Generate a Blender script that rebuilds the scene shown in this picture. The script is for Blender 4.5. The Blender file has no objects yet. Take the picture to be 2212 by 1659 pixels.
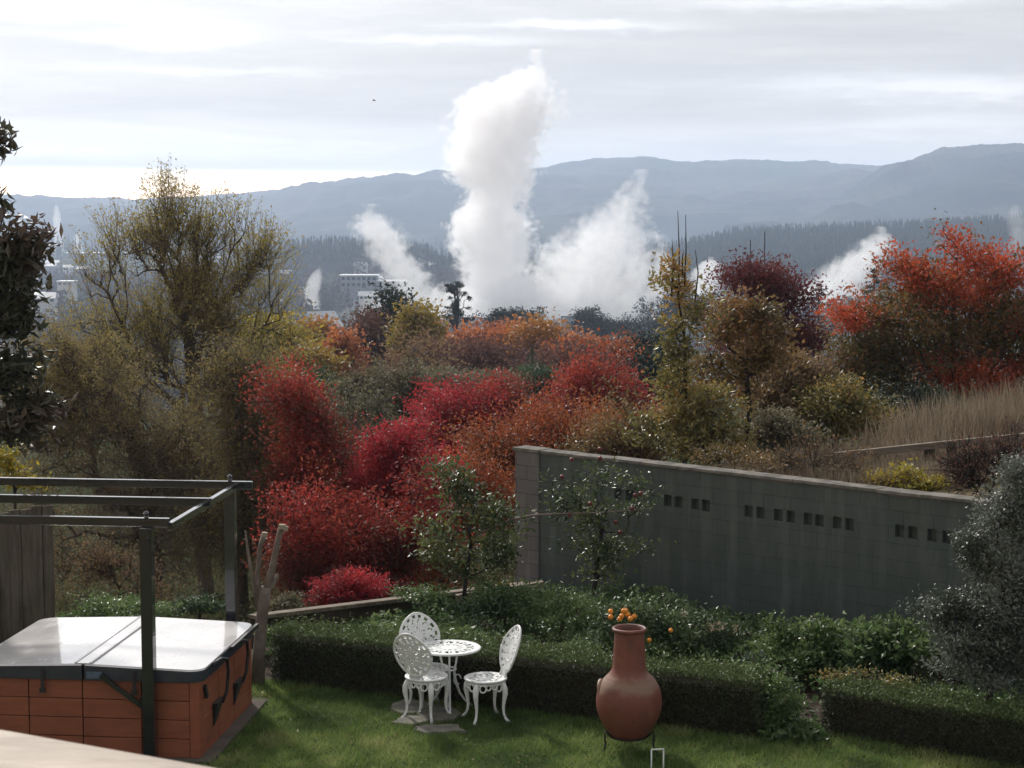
import bpy, math, random
import numpy as np
from mathutils import Vector, Matrix
R = math.radians
SC = bpy.context.scene
COL = SC.collection
random.seed(5)

# ------------------------------------------------------------------ camera
HC, FPX, HORIZ = 5.4, 3960.0, 455.0          # camera height, focal length and horizon row (photo measured 2212 px wide)
TH = math.atan((829.5 - HORIZ) / FPX)
cam = bpy.data.cameras.new('camera')
cam.sensor_width = 36.0
cam.lens = 36.0 * FPX / 2212.0
cam.clip_start, cam.clip_end = 0.05, 40000
cam.dof.use_dof = True
cam.dof.focus_distance = 24
cam.dof.aperture_fstop = 24
camo = bpy.data.objects.new('camera', cam)
COL.objects.link(camo)
camo.location = (0, 0, HC)
camo.rotation_euler = (R(90) - TH, 0, 0)
SC.camera = camo

# ------------------------------------------------------------------ render settings
SC.view_settings.view_transform = 'Standard'
SC.view_settings.look = 'None'
SC.view_settings.exposure = 0.40
SC.view_settings.gamma = 1.0
SC.render.engine = 'CYCLES'
cy = SC.cycles
cy.use_denoising = True
try:
    cy.denoiser = 'OPENIMAGEDENOISE'
except Exception:
    pass
cy.max_bounces = 12
cy.diffuse_bounces = 2
cy.glossy_bounces = 2
cy.transmission_bounces = 3
cy.volume_bounces = 12
cy.transparent_max_bounces = 8
cy.sample_clamp_indirect = 6.0
cy.use_adaptive_sampling = True
cy.adaptive_threshold = 0.02

# ------------------------------------------------------------------ sun and sky
SUN_EL, SUN_AZ = 36.0, -24.0                # degrees; azimuth from +Y towards +X
sdir = Vector((math.sin(R(SUN_AZ)) * math.cos(R(SUN_EL)), math.cos(R(SUN_AZ)) * math.cos(R(SUN_EL)), math.sin(R(SUN_EL))))
sun = bpy.data.lights.new('sun', 'SUN')
sun.energy = 3.0
sun.angle = R(4)
sun.color = (1.0, 0.95, 0.87)
suno = bpy.data.objects.new('sun', sun)
COL.objects.link(suno)
suno.rotation_euler = sdir.to_track_quat('Z', 'Y').to_euler()

def node(nt, typ, **kw):
    n = nt.nodes.new(typ)
    for k, v in kw.items():
        setattr(n, k, v)
    return n

def put(nt, sock, v):
    if isinstance(v, bpy.types.NodeSocket):
        nt.links.new(v, sock)
    elif v is not None:
        try:
            sock.default_value = v
        except Exception:
            sock.default_value = (v[0], v[1], v[2], 1.0) if len(v) == 3 else v

def mth(nt, op, a, b=None, c=None, clamp=False):
    n = node(nt, 'ShaderNodeMath', operation=op, use_clamp=clamp)
    put(nt, n.inputs[0], a)
    if b is not None: put(nt, n.inputs[1], b)
    if c is not None: put(nt, n.inputs[2], c)
    return n.outputs[0]

def ramp(nt, fac, stops, interp='LINEAR'):
    n = node(nt, 'ShaderNodeValToRGB')
    cr = n.color_ramp
    cr.interpolation = interp
    while len(cr.elements) > 1:
        cr.elements.remove(cr.elements[-1])
    for i, (p, c) in enumerate(stops):
        e = cr.elements[0] if i == 0 else cr.elements.new(min(1, max(0, p)))
        e.position = min(1, max(0, p))
        e.color = (c, c, c, 1) if isinstance(c, (int, float)) else (c[0], c[1], c[2], 1)
    put(nt, n.inputs[0], fac)
    return n.outputs[0]

def mixc(nt, fac, a, b, blend='MIX'):
    n = node(nt, 'ShaderNodeMix', data_type='RGBA', blend_type=blend)
    put(nt, n.inputs[0], fac)
    put(nt, n.inputs[6], a if isinstance(a, bpy.types.NodeSocket) else (a[0], a[1], a[2], 1))
    put(nt, n.inputs[7], b if isinstance(b, bpy.types.NodeSocket) else (b[0], b[1], b[2], 1))
    return n.outputs[2]

def noise(nt, vec, scale, detail=4, rough=0.55, dist=0.0, dim='3D'):
    n = node(nt, 'ShaderNodeTexNoise', noise_dimensions=dim)
    if vec is not None: put(nt, n.inputs['Vector'], vec)
    n.inputs['Scale'].default_value = scale
    n.inputs['Detail'].default_value = detail
    n.inputs['Roughness'].default_value = rough
    n.inputs['Distortion'].default_value = dist
    return n.outputs[0]

def mapping(nt, vec, scale=(1, 1, 1), loc=(0, 0, 0), rot=(0, 0, 0)):
    n = node(nt, 'ShaderNodeMapping')
    put(nt, n.inputs['Vector'], vec)
    n.inputs['Scale'].default_value = scale
    n.inputs['Location'].default_value = loc
    n.inputs['Rotation'].default_value = rot
    return n.outputs[0]

def build_world():
    w = bpy.data.worlds.new('World')
    SC.world = w
    w.use_nodes = True
    nt = w.node_tree
    nt.nodes.clear()
    out = node(nt, 'ShaderNodeOutputWorld')
    sky = node(nt, 'ShaderNodeTexSky', sky_type='NISHITA')
    sky.sun_disc = False
    sky.sun_elevation = R(SUN_EL)
    sky.sun_rotation = R(SUN_AZ)
    b1 = node(nt, 'ShaderNodeBackground')
    put(nt, b1.inputs[0], sky.outputs[0])
    b1.inputs[1].default_value = 0.08
    tc = node(nt, 'ShaderNodeTexCoord').outputs['Generated']
    sep = node(nt, 'ShaderNodeSeparateXYZ')
    put(nt, sep.inputs[0], tc)
    x, y, z = sep.outputs
    # streaky stratus: very wide, very thin noise on the view direction
    n1 = noise(nt, mapping(nt, tc, (3.2, 3.2, 34), (0.7, 0.2, 0.4), (0, R(-1.2), 0)), 1.0, 5, 0.55, 0.35)
    n2 = noise(nt, mapping(nt, tc, (9, 9, 90), (3.1, 1.2, 5.0), (0, R(-2.0), 0)), 1.0, 5, 0.6, 0.4)
    n3 = noise(nt, mapping(nt, tc, (30, 30, 150), (1.1, 4.2, 2.0)), 1.0, 4, 0.6, 0.2)
    nn = mth(nt, 'ADD', mth(nt, 'MULTIPLY', n1, 0.62), mth(nt, 'ADD', mth(nt, 'MULTIPLY', n2, 0.28), mth(nt, 'MULTIPLY', n3, 0.10)))
    cl = ramp(nt, nn, [(0.30, (0.63, 0.635, 0.655)), (0.44, (0.71, 0.71, 0.725)), (0.53, (0.80, 0.79, 0.79)), (0.60, (0.89, 0.88, 0.87)), (0.68, (1.03, 1.03, 1.03))])
    # thin gaps where the sun lights the cloud from behind
    wx = mth(nt, 'MULTIPLY_ADD', mth(nt, 'SUBTRACT', n2, 0.5), 0.10, x)
    wz = mth(nt, 'MULTIPLY_ADD', mth(nt, 'SUBTRACT', n3, 0.5), 0.012, z)
    for (cx, cz, sx, sz, amp) in ((-.178, .092, .026, .0062, .60), (-.245, .105, .03, .004, .35), (.03, .0985, .05, .0026, .42), (-.03, .091, .05, .002, .25), (.20, .0665, .075, .0055, .36), (.25, .062, .05, .004, .25), (.17, .109, .06, .003, .3), (-.15, .074, .05, .0016, .18), (-.02, .040, .3, .006, .10), (.22, .045, .08, .004, .14)):
        dx = mth(nt, 'DIVIDE', mth(nt, 'SUBTRACT', wx, cx), sx)
        dz = mth(nt, 'DIVIDE', mth(nt, 'SUBTRACT', wz, cz), sz)
        q = mth(nt, 'ADD', mth(nt, 'MULTIPLY', dx, dx), mth(nt, 'MULTIPLY', dz, dz))
        front = mth(nt, 'GREATER_THAN', y, 0.0)
        g = mth(nt, 'MULTIPLY', mth(nt, 'MULTIPLY', mth(nt, 'POWER', 2.718, mth(nt, 'MULTIPLY', q, -0.8)), amp), front)
        cmb = node(nt, 'ShaderNodeCombineXYZ')
        for i in range(3): put(nt, cmb.inputs[i], g)
        cl = mixc(nt, 1.0, cl, cmb.outputs[0], 'ADD')
    # clear strip of warm sky under the cloud base, strongest on the left
    edge = mth(nt, 'MULTIPLY_ADD', x, -0.012, 0.0215)
    edge = mth(nt, 'ADD', edge, mth(nt, 'MULTIPLY', mth(nt, 'SUBTRACT', n1, 0.5), 0.006))
    band = mth(nt, 'DIVIDE', mth(nt, 'SUBTRACT', edge, z), 0.004, clamp=True)
    left = mth(nt, 'MULTIPLY_ADD', x, -2.6, 0.42, clamp=True)
    warm = ramp(nt, mth(nt, 'DIVIDE', z, 0.024, clamp=True), [(0.0, (3.4, 2.2, 1.15)), (0.5, (2.8, 1.95, 1.15)), (0.9, (1.9, 1.6, 1.15)), (1.0, (1.1, 1.05, 1.0))])
    cl = mixc(nt, mth(nt, 'MULTIPLY', band, left), cl, warm)
    lowsky = mth(nt, 'MULTIPLY_ADD', mth(nt, 'DIVIDE', mth(nt, 'SUBTRACT', 0.05, z), 0.05, clamp=True), 0.55, 1.0)
    # the veil is brightest round the hidden sun and duller behind the viewer
    dot = node(nt, 'ShaderNodeVectorMath', operation='DOT_PRODUCT')
    put(nt, dot.inputs[0], tc)
    dot.inputs[1].default_value = tuple(sdir)
    dd = mth(nt, 'MAXIMUM', dot.outputs['Value'], 0.0)
    glow = mth(nt, 'MULTIPLY', mth(nt, 'POWER', dd, 14.0), 3.2)
    back = mth(nt, 'MULTIPLY_ADD', y, 0.14, 0.84)
    lum = mth(nt, 'ADD', glow, mth(nt, 'MINIMUM', mth(nt, 'MAXIMUM', back, 0.7), 1.0))
    b2 = node(nt, 'ShaderNodeBackground')
    put(nt, b2.inputs[0], cl)
    put(nt, b2.inputs[1], mth(nt, 'MULTIPLY', mth(nt, 'MULTIPLY', lum, lowsky), 0.735))
    mx = node(nt, 'ShaderNodeMixShader')
    mx.inputs[0].default_value = 0.93
    nt.links.new(b1.outputs[0], mx.inputs[1])
    nt.links.new(b2.outputs[0], mx.inputs[2])
    nt.links.new(mx.outputs[0], out.inputs[0])
build_world()

# ------------------------------------------------------------------ picture to place
CT, ST = math.cos(TH), math.sin(TH)
def at(px, py, d):
    """point at ground distance d seen at photo column px, row py"""
    u, w = (px - 1106) / FPX, (829.5 - py) / FPX
    yy, zz = CT + w * ST, -ST + w * CT
    t = d / yy
    return np.array([u * t, d, HC + zz * t])
def on(px, py, z=0.0):
    """point on the level z seen at px, py"""
    w = (829.5 - py) / FPX
    t = (z - HC) / (-ST + w * CT)
    return at(px, py, (CT + w * ST) * t)
def mpp(d):
    return d / FPX

# ------------------------------------------------------------------ mesh helpers
class MB:
    def __init__(s):
        s.V, s.F, s.n = [], [], 0
    def add(s, V, F):
        V = np.asarray(V, float).reshape(-1, 3)
        for f in (F if isinstance(F, list) else [F]):
            s.F.append(np.asarray(f, int) + s.n)
        s.V.append(V)
        s.n += len(V)
        return s
    def box(s, c, size, rz=0.0, rx=0.0, ry=0.0):
        x, y, z = np.array(size) / 2
        V = np.array([[-x, -y, -z], [x, -y, -z], [x, y, -z], [-x, y, -z], [-x, -y, z], [x, -y, z], [x, y, z], [-x, y, z]])
        M = np.array(Matrix.Rotation(rz, 3, 'Z') @ Matrix.Rotation(ry, 3, 'Y') @ Matrix.Rotation(rx, 3, 'X'))
        V = V @ M.T + np.array(c)
        return s.add(V, np.array([[0, 3, 2, 1], [4, 5, 6, 7], [0, 1, 5, 4], [1, 2, 6, 5], [2, 3, 7, 6], [3, 0, 4, 7]]))
    def bar(s, p, q, w, h):
        """rectangular bar from p to q, w wide (level), h tall"""
        p, q = np.array(p, float), np.array(q, float)
        d = (q - p) / np.linalg.norm(q - p)
        up = np.array([0, 0, 1.0]) if abs(d[2]) < 0.95 else np.array([0, 1.0, 0])
        a = np.cross(d, up); a /= np.linalg.norm(a)
        b = np.cross(a, d)
        V = [e + sa * a * w / 2 + sb * b * h / 2 for e in (p, q) for sa, sb in ((-1, -1), (1, -1), (1, 1), (-1, 1))]
        return s.add(V, [np.array([[0, 1, 2, 3], [7, 6, 5, 4], [0, 4, 5, 1], [1, 5, 6, 2], [2, 6, 7, 3], [3, 7, 4, 0]])])
    def tube(s, pts, rad, n=8):
        pts = np.array(pts, float)
        m = len(pts)
        rad = np.full(m, rad) if np.isscalar(rad) else np.array(rad, float)
        t = np.gradient(pts, axis=0)
        t /= np.linalg.norm(t, axis=1)[:, None] + 1e-9
        ref = np.array([0, 0, 1.0]) if abs(t[0][2]) < 0.9 else np.array([1.0, 0, 0])
        V = []
        for i in range(m):
            a = ref - t[i] * ref.dot(t[i]); a /= np.linalg.norm(a) + 1e-9
            b = np.cross(t[i], a)
            ref = a
            ang = np.arange(n) * 2 * math.pi / n
            V.append(pts[i] + rad[i] * (np.cos(ang)[:, None] * a + np.sin(ang)[:, None] * b))
        F = [[i * n + j, i * n + (j + 1) % n, (i + 1) * n + (j + 1) % n, (i + 1) * n + j] for i in range(m - 1) for j in range(n)]
        return s.add(np.concatenate(V), [np.array(F), np.array([list(range(n))[::-1]]), np.array([[(m - 1) * n + j for j in range(n)]])])
    def lathe(s, prof, n=32, c=(0, 0, 0)):
        m = len(prof)
        ang = np.arange(n) * 2 * math.pi / n
        V = np.concatenate([np.stack([r * np.cos(ang), r * np.sin(ang), np.full(n, z)], 1) for r, z in prof]) + np.array(c)
        F = [[i * n + j, i * n + (j + 1) % n, (i + 1) * n + (j + 1) % n, (i + 1) * n + j] for i in range(m - 1) for j in range(n)]
        return s.add(V, np.array(F))
    def build(s, name, m, parent=None, smooth=False, mi=None):
        return mesh(name, np.concatenate(s.V), s.F, m, parent, smooth)

WL = {}
def mesh(name, V, F, m, parent=None, smooth=False, tint=None, local=False):
    """link one mesh object; V in world space unless local"""
    V = np.array(V, float)
    F = F if isinstance(F, list) else [F]
    if parent is not None:
        o_ = np.zeros(3) if local else WL[parent.name]
        loc = np.zeros(3)
    elif local:
        o_ = loc = np.zeros(3)
    else:
        lo, hi = V.min(0), V.max(0)
        o_ = loc = np.array([(lo[0] + hi[0]) / 2, (lo[1] + hi[1]) / 2, lo[2]])
    me = bpy.data.meshes.new(name)
    me.vertices.add(len(V))
    me.vertices.foreach_set('co', (V - o_).astype(np.float32).ravel())
    tot = np.concatenate([np.full(len(f), f.shape[1], np.int32) for f in F])
    idx = np.concatenate([f.ravel() for f in F]).astype(np.int32)
    me.loops.add(len(idx))
    me.loops.foreach_set('vertex_index', idx)
    me.polygons.add(len(tot))
    me.polygons.foreach_set('loop_start', np.concatenate([[0], np.cumsum(tot)[:-1]]).astype(np.int32))
    me.polygons.foreach_set('loop_total', tot)
    me.polygons.foreach_set('use_smooth', np.full(len(tot), smooth, bool))
    if tint is not None:
        a = me.attributes.new('tint', 'FLOAT', 'POINT')
        a.data.foreach_set('value', tint.astype(np.float32))
    me.update(calc_edges=True)
    me.materials.append(m)
    o = bpy.data.objects.new(name, me)
    COL.objects.link(o)
    o.location = tuple(loc)
    if parent is not None: o.parent = parent
    WL[o.name] = o_ if parent is not None else loc
    return o

def tag(o, label, cat, group=None):
    o['label'] = label
    o['category'] = cat
    if group: o['group'] = group
    return o

def thing(name, label, cat, loc=(0, 0, 0), rz=0.0, group=None):
    o = bpy.data.objects.new(name, None)
    o.empty_display_size = 0.1
    COL.objects.link(o)
    o.location = tuple(float(v) for v in loc)
    o.rotation_euler = (0, 0, rz)
    WL[o.name] = np.array(loc, float)
    return tag(o, label, cat, group)

def kind(o, k):
    o['kind'] = k
    return o

def bevel(o, w, seg=2):
    b = o.modifiers.new('bevel', 'BEVEL')
    b.width = w
    b.segments = seg
    b.limit_method = 'ANGLE'
    return o

def dup(root, loc, rz, label, group=None):
    r = root.copy()
    COL.objects.link(r)
    r.location = tuple(float(v) for v in loc)
    r.rotation_euler = (0, 0, rz)
    r['label'] = label
    if group: r['group'] = group
    for ch in list(root.children):
        c = ch.copy(); COL.objects.link(c); c.parent = r
        for g in list(ch.children):
            k = g.copy(); COL.objects.link(k); k.parent = c
    return r

# ------------------------------------------------------------------ materials
def mat(name, col=None, rough=0.7, spec=0.3, metal=0.0, vary=None, bump=None, build=None, coat=0.0):
    """Principled surface. vary=(scale, other colour, lo, hi[, stretch]); bump=(scale, strength[, stretch]); build(nt, coord) -> colour socket"""
    m = bpy.data.materials.new(name)
    m.use_nodes = True
    nt = m.node_tree
    p = nt.nodes['Principled BSDF']
    p.inputs['Roughness'].default_value = rough
    p.inputs['Specular IOR Level'].default_value = spec
    p.inputs['Metallic'].default_value = metal
    p.inputs['Coat Weight'].default_value = coat
    tc = node(nt, 'ShaderNodeTexCoord').outputs['Object']
    c = None
    if build:
        c = build(nt, tc, p)
    elif vary:
        v = tc if len(vary) < 5 else mapping(nt, tc, vary[4])
        c = mixc(nt, ramp(nt, noise(nt, v, vary[0], 6, 0.6), [(vary[2], 0.0), (vary[3], 1.0)]), col, vary[1])
    if c is not None:
        put(nt, p.inputs['Base Color'], c)
    elif col is not None:
        p.inputs['Base Color'].default_value = (*col, 1)
    if bump:
        v = tc if len(bump) < 3 else mapping(nt, tc, bump[2])
        b = node(nt, 'ShaderNodeBump')
        b.inputs['Strength'].default_value = bump[1]
        b.inputs['Distance'].default_value = 0.02
        put(nt, b.inputs['Height'], noise(nt, v, bump[0], 6, 0.6))
        put(nt, p.inputs['Normal'], b.outputs[0])
    return m

def leafmat(name, stops, trans=0.35, rough=0.5, spec=0.3, bright=1.25):
    trans, rough, spec = min(0.55, trans + 0.08), max(rough, 0.42), min(spec, 0.4)
    """leaf pigment picked by the per-leaf tint attribute; part of the light passes through the leaf"""
    m = bpy.data.materials.new(name)
    m.use_nodes = True
    nt = m.node_tree
    p = nt.nodes['Principled BSDF']
    at_ = node(nt, 'ShaderNodeAttribute', attribute_name='tint')
    n = len(stops)
    c = ramp(nt, at_.outputs['Fac'], [(i / (n - 1) if n > 1 else 0, tuple(bright * k for k in s)) for i, s in enumerate(stops)])
    put(nt, p.inputs['Base Color'], c)
    p.inputs['Roughness'].default_value = rough
    p.inputs['Specular IOR Level'].default_value = spec
    t = node(nt, 'ShaderNodeBsdfTranslucent')
    put(nt, t.inputs[0], c)
    mx = node(nt, 'ShaderNodeMixShader')
    mx.inputs[0].default_value = trans
    nt.links.new(p.outputs[0], mx.inputs[1])
    nt.links.new(t.outputs[0], mx.inputs[2])
    nt.links.new(mx.outputs[0], nt.nodes['Material Output'].inputs[0])
    return m

BARK = mat('bark', (0.075, 0.060, 0.050), 0.9, 0.1, vary=(6, (0.14, 0.125, 0.11), 0.4, 0.7), bump=(14, 0.6))
BARK_DARK = mat('dark_bark', (0.030, 0.026, 0.024), 0.9, 0.1, vary=(6, (0.07, 0.06, 0.055), 0.4, 0.7))
BARK_TWIG = mat('twig_bark', (0.072, 0.052, 0.040), 0.9, 0.1, vary=(2, (0.10, 0.08, 0.06), 0.4, 0.7))
BARK_PALE = mat('pale_bark', (0.13, 0.10, 0.08), 0.9, 0.1, vary=(5, (0.24, 0.20, 0.17), 0.4, 0.7), bump=(18, 0.6))

# ------------------------------------------------------------------ foliage
def unit(v):
    return v / (np.linalg.norm(v, axis=-1, keepdims=True) + 1e-9)

def leaves(rng, C, L, W, axis=None, spread=1.0, fold=0.25):
    """folded diamond leaves: centres C, length L, width W"""
    n = len(C)
    a = rng.normal(size=(n, 3)) * spread
    if axis is not None: a = a + axis
    a = unit(a)
    b = unit(np.cross(a, rng.normal(size=(n, 3)) * 0.75 + np.array([0, 0, 0.8])))
    c = np.cross(a, b)
    L = np.broadcast_to(L, (n,))[:, None]
    W = np.broadcast_to(W, (n,))[:, None]
    up = c * W * fold
    V = np.stack([C - a * L / 2, C + b * W / 2 + up - a * L * 0.06, C + a * L / 2, C - b * W / 2 + up - a * L * 0.06], 1).reshape(-1, 3)
    F = np.arange(n * 4).reshape(n, 4)
    return V, F

def prisms(S, E, r0, r1, k=5):
    """many tapered twigs at once"""
    n = len(S)
    d = unit(E - S)
    ref = np.where(np.abs(d[:, 2:3]) < 0.9, np.array([[0, 0, 1.0]]), np.array([[1.0, 0, 0]]))
    a = unit(np.cross(d, ref)); b = np.cross(d, a)
    ang = np.arange(k) * 2 * math.pi / k
    ring = np.cos(ang)[None, :, None] * a[:, None] + np.sin(ang)[None, :, None] * b[:, None]
    r0 = np.broadcast_to(r0, (n,))[:, None, None]; r1 = np.broadcast_to(r1, (n,))[:, None, None]
    V = np.concatenate([S[:, None] + ring * r0, E[:, None] + ring * r1], 1).reshape(-1, 3)
    j = np.arange(k)
    q = np.stack([j, (j + 1) % k, k + (j + 1) % k, k + j], 1)
    F = (np.arange(n) * 2 * k)[:, None, None] + q[None]
    return V, F.reshape(-1, 4)

def lobe_points(rng, lobes, n, power=0.42):
    lobes = np.array([np.concatenate([np.ravel(l[0]), np.ravel(l[1])]) for l in lobes])
    w = np.prod(lobes[:, 3:6], 1) ** 0.6
    k = rng.choice(len(lobes), n, p=w / w.sum())
    u = unit(rng.normal(size=(n, 3)))
    r = rng.random(n) ** power
    lump = fbm(u[:, 0] * 1.7 + k * 3.1 + 9, u[:, 2] * 1.7 + u[:, 1] * 1.3 + 5, 41, 3)
    r = r * (0.55 + 0.95 * lump) * np.where(rng.random(n) < 0.2, 1.15 + 0.5 * rng.random(n), 1.0)
    return lobes[k, :3] + u * lobes[k, 3:6] * r[:, None], k

def L(px, py, rx, ry, d, rd=None):
    """crown lobe: ellipse measured in the photo at distance d; rd its half depth in metres"""
    c = at(px, py, d)
    return c, np.array([rx * mpp(d), rd if rd else rx * mpp(d), ry * mpp(d)])

def grow(rng, trunk, nodes, bias=0.25, jit=0.12, low=1):
    P = [np.array(p, float) for p in trunk]
    par = [-1] + list(range(len(P) - 1))
    pl = [0.0]
    for i in range(1, len(P)): pl.append(pl[-1] + np.linalg.norm(P[i] - P[i - 1]))
    dd = np.linalg.norm(nodes[:, None] - np.array(P)[None], axis=2).min(1)
    for i in np.argsort(dd):
        A = np.array(P[low:])
        dist = np.linalg.norm(A - nodes[i], axis=1)
        j = int(np.argmin(dist + bias * np.array(pl[low:]))) + low
        l = np.linalg.norm(nodes[i] - P[j])
        m = (P[j] + nodes[i]) / 2 + rng.normal(size=3) * l * jit + np.array([0, 0, l * 0.06])
        P.append(m); par.append(j); pl.append(pl[j] + l / 2)
        P.append(nodes[i]); par.append(len(P) - 2); pl.append(pl[j] + l)
    cnt = np.zeros(len(P)); par = np.array(par)
    has = np.zeros(len(P), bool); has[par[par >= 0]] = True
    cnt[~has] = 1
    for i in range(len(P) - 1, 0, -1): cnt[par[i]] += cnt[i]
    return np.array(P), par, cnt

def tree(name, label, cat, base, lobes, m, bark, n=120, per=30, leaf=0.06, wl=0.5, clump=0.3, rt=0.08, seed=1, trunk_to=None, group=None,
         twigs=0, twig_len=0.4, twig_r=0.004, droop=0.0, tint=None, power=0.42, bias=0.25, lean=(0, 0), crown='crown', trunk='trunk', spread=1.0, fold=0.25, rmin=0.006, gaps=6.0, flame=0.7):
    rng = np.random.default_rng(seed)
    base = np.array(base, float)
    nodes, k = lobe_points(rng, lobes, int(n * 1.5) if gaps else n, power)
    ext = np.ptp(nodes, axis=0).max()
    gap = rng.random(len(nodes)) if not gaps else fbm(nodes[:, 0] / ext * gaps + nodes[:, 1] / ext * 3 + 7, nodes[:, 2] / ext * gaps + nodes[:, 1] / ext * 2 + seed, seed, 3)
    nodes = nodes[np.argsort(-gap - 0.12 * rng.random(len(gap)))[:n]]
    cen = nodes.mean(0)
    top = np.array(trunk_to, float) if trunk_to is not None else np.array([cen[0], cen[1], cen[2] + (nodes[:, 2].max() - cen[2]) * 0.35])
    ts = np.linspace(0, 1, 7)[:, None]
    tr = base + (top - base) * ts + rng.normal(size=(7, 3)) * np.linalg.norm(top - base) * 0.018 * np.minimum(1, 3 * ts)
    tr[0] = base
    zlow = nodes[:, 2].min()
    low = 1
    while low < 5 and tr[low + 1, 2] < zlow: low += 1
    P, par, cnt = grow(rng, tr, nodes, bias, low=low)
    rad = np.maximum(rmin, rt * (cnt / cnt[0]) ** 0.5)
    i = np.arange(1, len(P))
    V1, F1 = prisms(P[par[i]], P[i], rad[par[i]] * np.where(par[i] < 7, 1, 0.85), rad[i], 6)
    root = thing(name, label, cat, base, group=group)
    mbk = MB().add(V1, F1)
    LC, LA, LT = [], [], []
    tn = np.clip(0.5 + 2.3 * (fbm(nodes[:, 0] / ext * 7 + 3, nodes[:, 2] / ext * 7 + nodes[:, 1] / ext * 4 + 11, seed + 3, 2) - 0.5) + 0.45 * (rng.random(n) - 0.5), 0, 1)
    zr = (nodes[:, 2] - zlow) / max(1e-6, nodes[:, 2].max() - zlow)
    if twigs:
        S = np.repeat(nodes, twigs, 0)
        out = unit(nodes - np.array([cen[0], cen[1], cen[2] - 0.5 * (nodes[:, 2].max() - zlow)]))
        dv = unit(rng.normal(size=S.shape) * 0.75 + np.repeat(out, twigs, 0) * 0.8 + np.array([0, 0, -droop]))
        ln = twig_len * (0.5 + rng.random(len(S)))
        M1 = S + dv * ln[:, None] * 0.5 + np.array([0, 0, 0.05]) * twig_len
        E = S + dv * ln[:, None] + np.array([0, 0, -1.0]) * (droop * ln * 0.5)[:, None]
        mbk.add(*prisms(S, M1, twig_r, twig_r * 0.8, 3))
        mbk.add(*prisms(M1, E, twig_r * 0.8, twig_r * 0.4, 3))
        if per:
            q = max(1, per // twigs)
            t = rng.random((len(S), q, 1)) ** 0.7
            C = (M1[:, None] * (1 - t) + E[:, None] * t).reshape(-1, 3) + rng.normal(size=(len(S) * q, 3)) * leaf * 0.8
            LC.append(C); LA.append(np.repeat(dv, q, 0))
            LT.append(np.repeat(np.arange(n), twigs * q))
    elif per:
        cn = np.maximum(2, (per * np.clip(rng.gamma(1.6, 0.62, n), 0.12, 2.6)).astype(int))
        C = np.repeat(nodes, cn, 0)
        outd = unit(nodes - np.array([cen[0], cen[1], zlow]))
        off = np.clip(rng.normal(size=C.shape), -1.9, 1.9) * clump * np.array([1.05, 1.05, 0.42]) + np.repeat(outd, cn, 0) * (np.minimum(np.abs(rng.normal(size=(len(C), 1))), 1.6) - 0.5) * clump * flame * 1.6
        LC.append(C + off); LA.append(unit(off) + np.array([0, 0, -droop])); LT.append(np.repeat(np.arange(n), cn))
    mbk.build(trunk, bark, root, True)
    if LC:
        C, A, I = np.concatenate(LC), np.concatenate(LA), np.concatenate(LT)
        tt = (tint(nodes, zr, rng) if tint else tn)[I] * 0.72 + rng.random(len(C)) * 0.28
        V, F = leaves(rng, C, leaf * (0.6 + 0.8 * rng.random(len(C))), leaf * wl * (0.6 + 0.7 * rng.random(len(C))), A * 0.9, spread, fold)
        mesh(crown, V, F, m, root, False, np.repeat(np.clip(tt, 0, 1), 4))
    return root

def vnoise(x, y, seed=0):
    xi, yi = np.floor(x).astype(int), np.floor(y).astype(int)
    fx, fy = x - xi, y - yi
    fx, fy = fx * fx * (3 - 2 * fx), fy * fy * (3 - 2 * fy)
    def h(a, b):
        n = (a * 374761393 + b * 668265263 + seed * 974634777) & 0x7fffffff
        n = ((n ^ (n >> 13)) * 1274126177) & 0x7fffffff
        return ((n ^ (n >> 16)) & 0xffff) / 65535.0
    return (h(xi, yi) * (1 - fx) + h(xi + 1, yi) * fx) * (1 - fy) + (h(xi, yi + 1) * (1 - fx) + h(xi + 1, yi + 1) * fx) * fy
def fbm(x, y, seed=0, o=4):
    s, a, t = 0, 1.0, 0
    for i in range(o):
        s = s + a * vnoise(x * 2 ** i, y * 2 ** i, seed + i); t += a; a *= 0.5
    return s / t

# ================================================================== SETTING
def gz(x, y):
    """ground level of the valley side and floor"""
    x, y = np.asarray(x, float), np.asarray(y, float)
    ye = 22.6 + np.clip(x + 3.3, 0, 3.6) * 0.98
    z = np.interp(y + (26 - ye) * np.clip((60 - y) / 30, 0, 1), [-1e4, 26, 30, 45, 70, 120, 250, 500, 800, 1100, 20000], [0, 0, -1.0, -4.5, -8.5, -13, -24, -45, -59, -62, -62])
    z = z + np.clip((y - 60) / 200, 0, 1) * (fbm(x / 60, y / 60, 3) - 0.5) * 5
    # wooded rises on the valley floor
    pxl = 1106 + x / np.maximum(y, 1) * FPX
    rise = np.clip((pxl - 1330) / 250, 0, 1) * np.interp(pxl, [1400, 2212, 2700], [24, 42, 44])
    z = z + rise * np.exp(-((y - 2000) / 420.0) ** 2)
    z = z + 20 * np.exp(-((y - 1850) / 260.0) ** 2) * np.exp(-((pxl - 760) / 190.0) ** 4)
    return z

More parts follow.
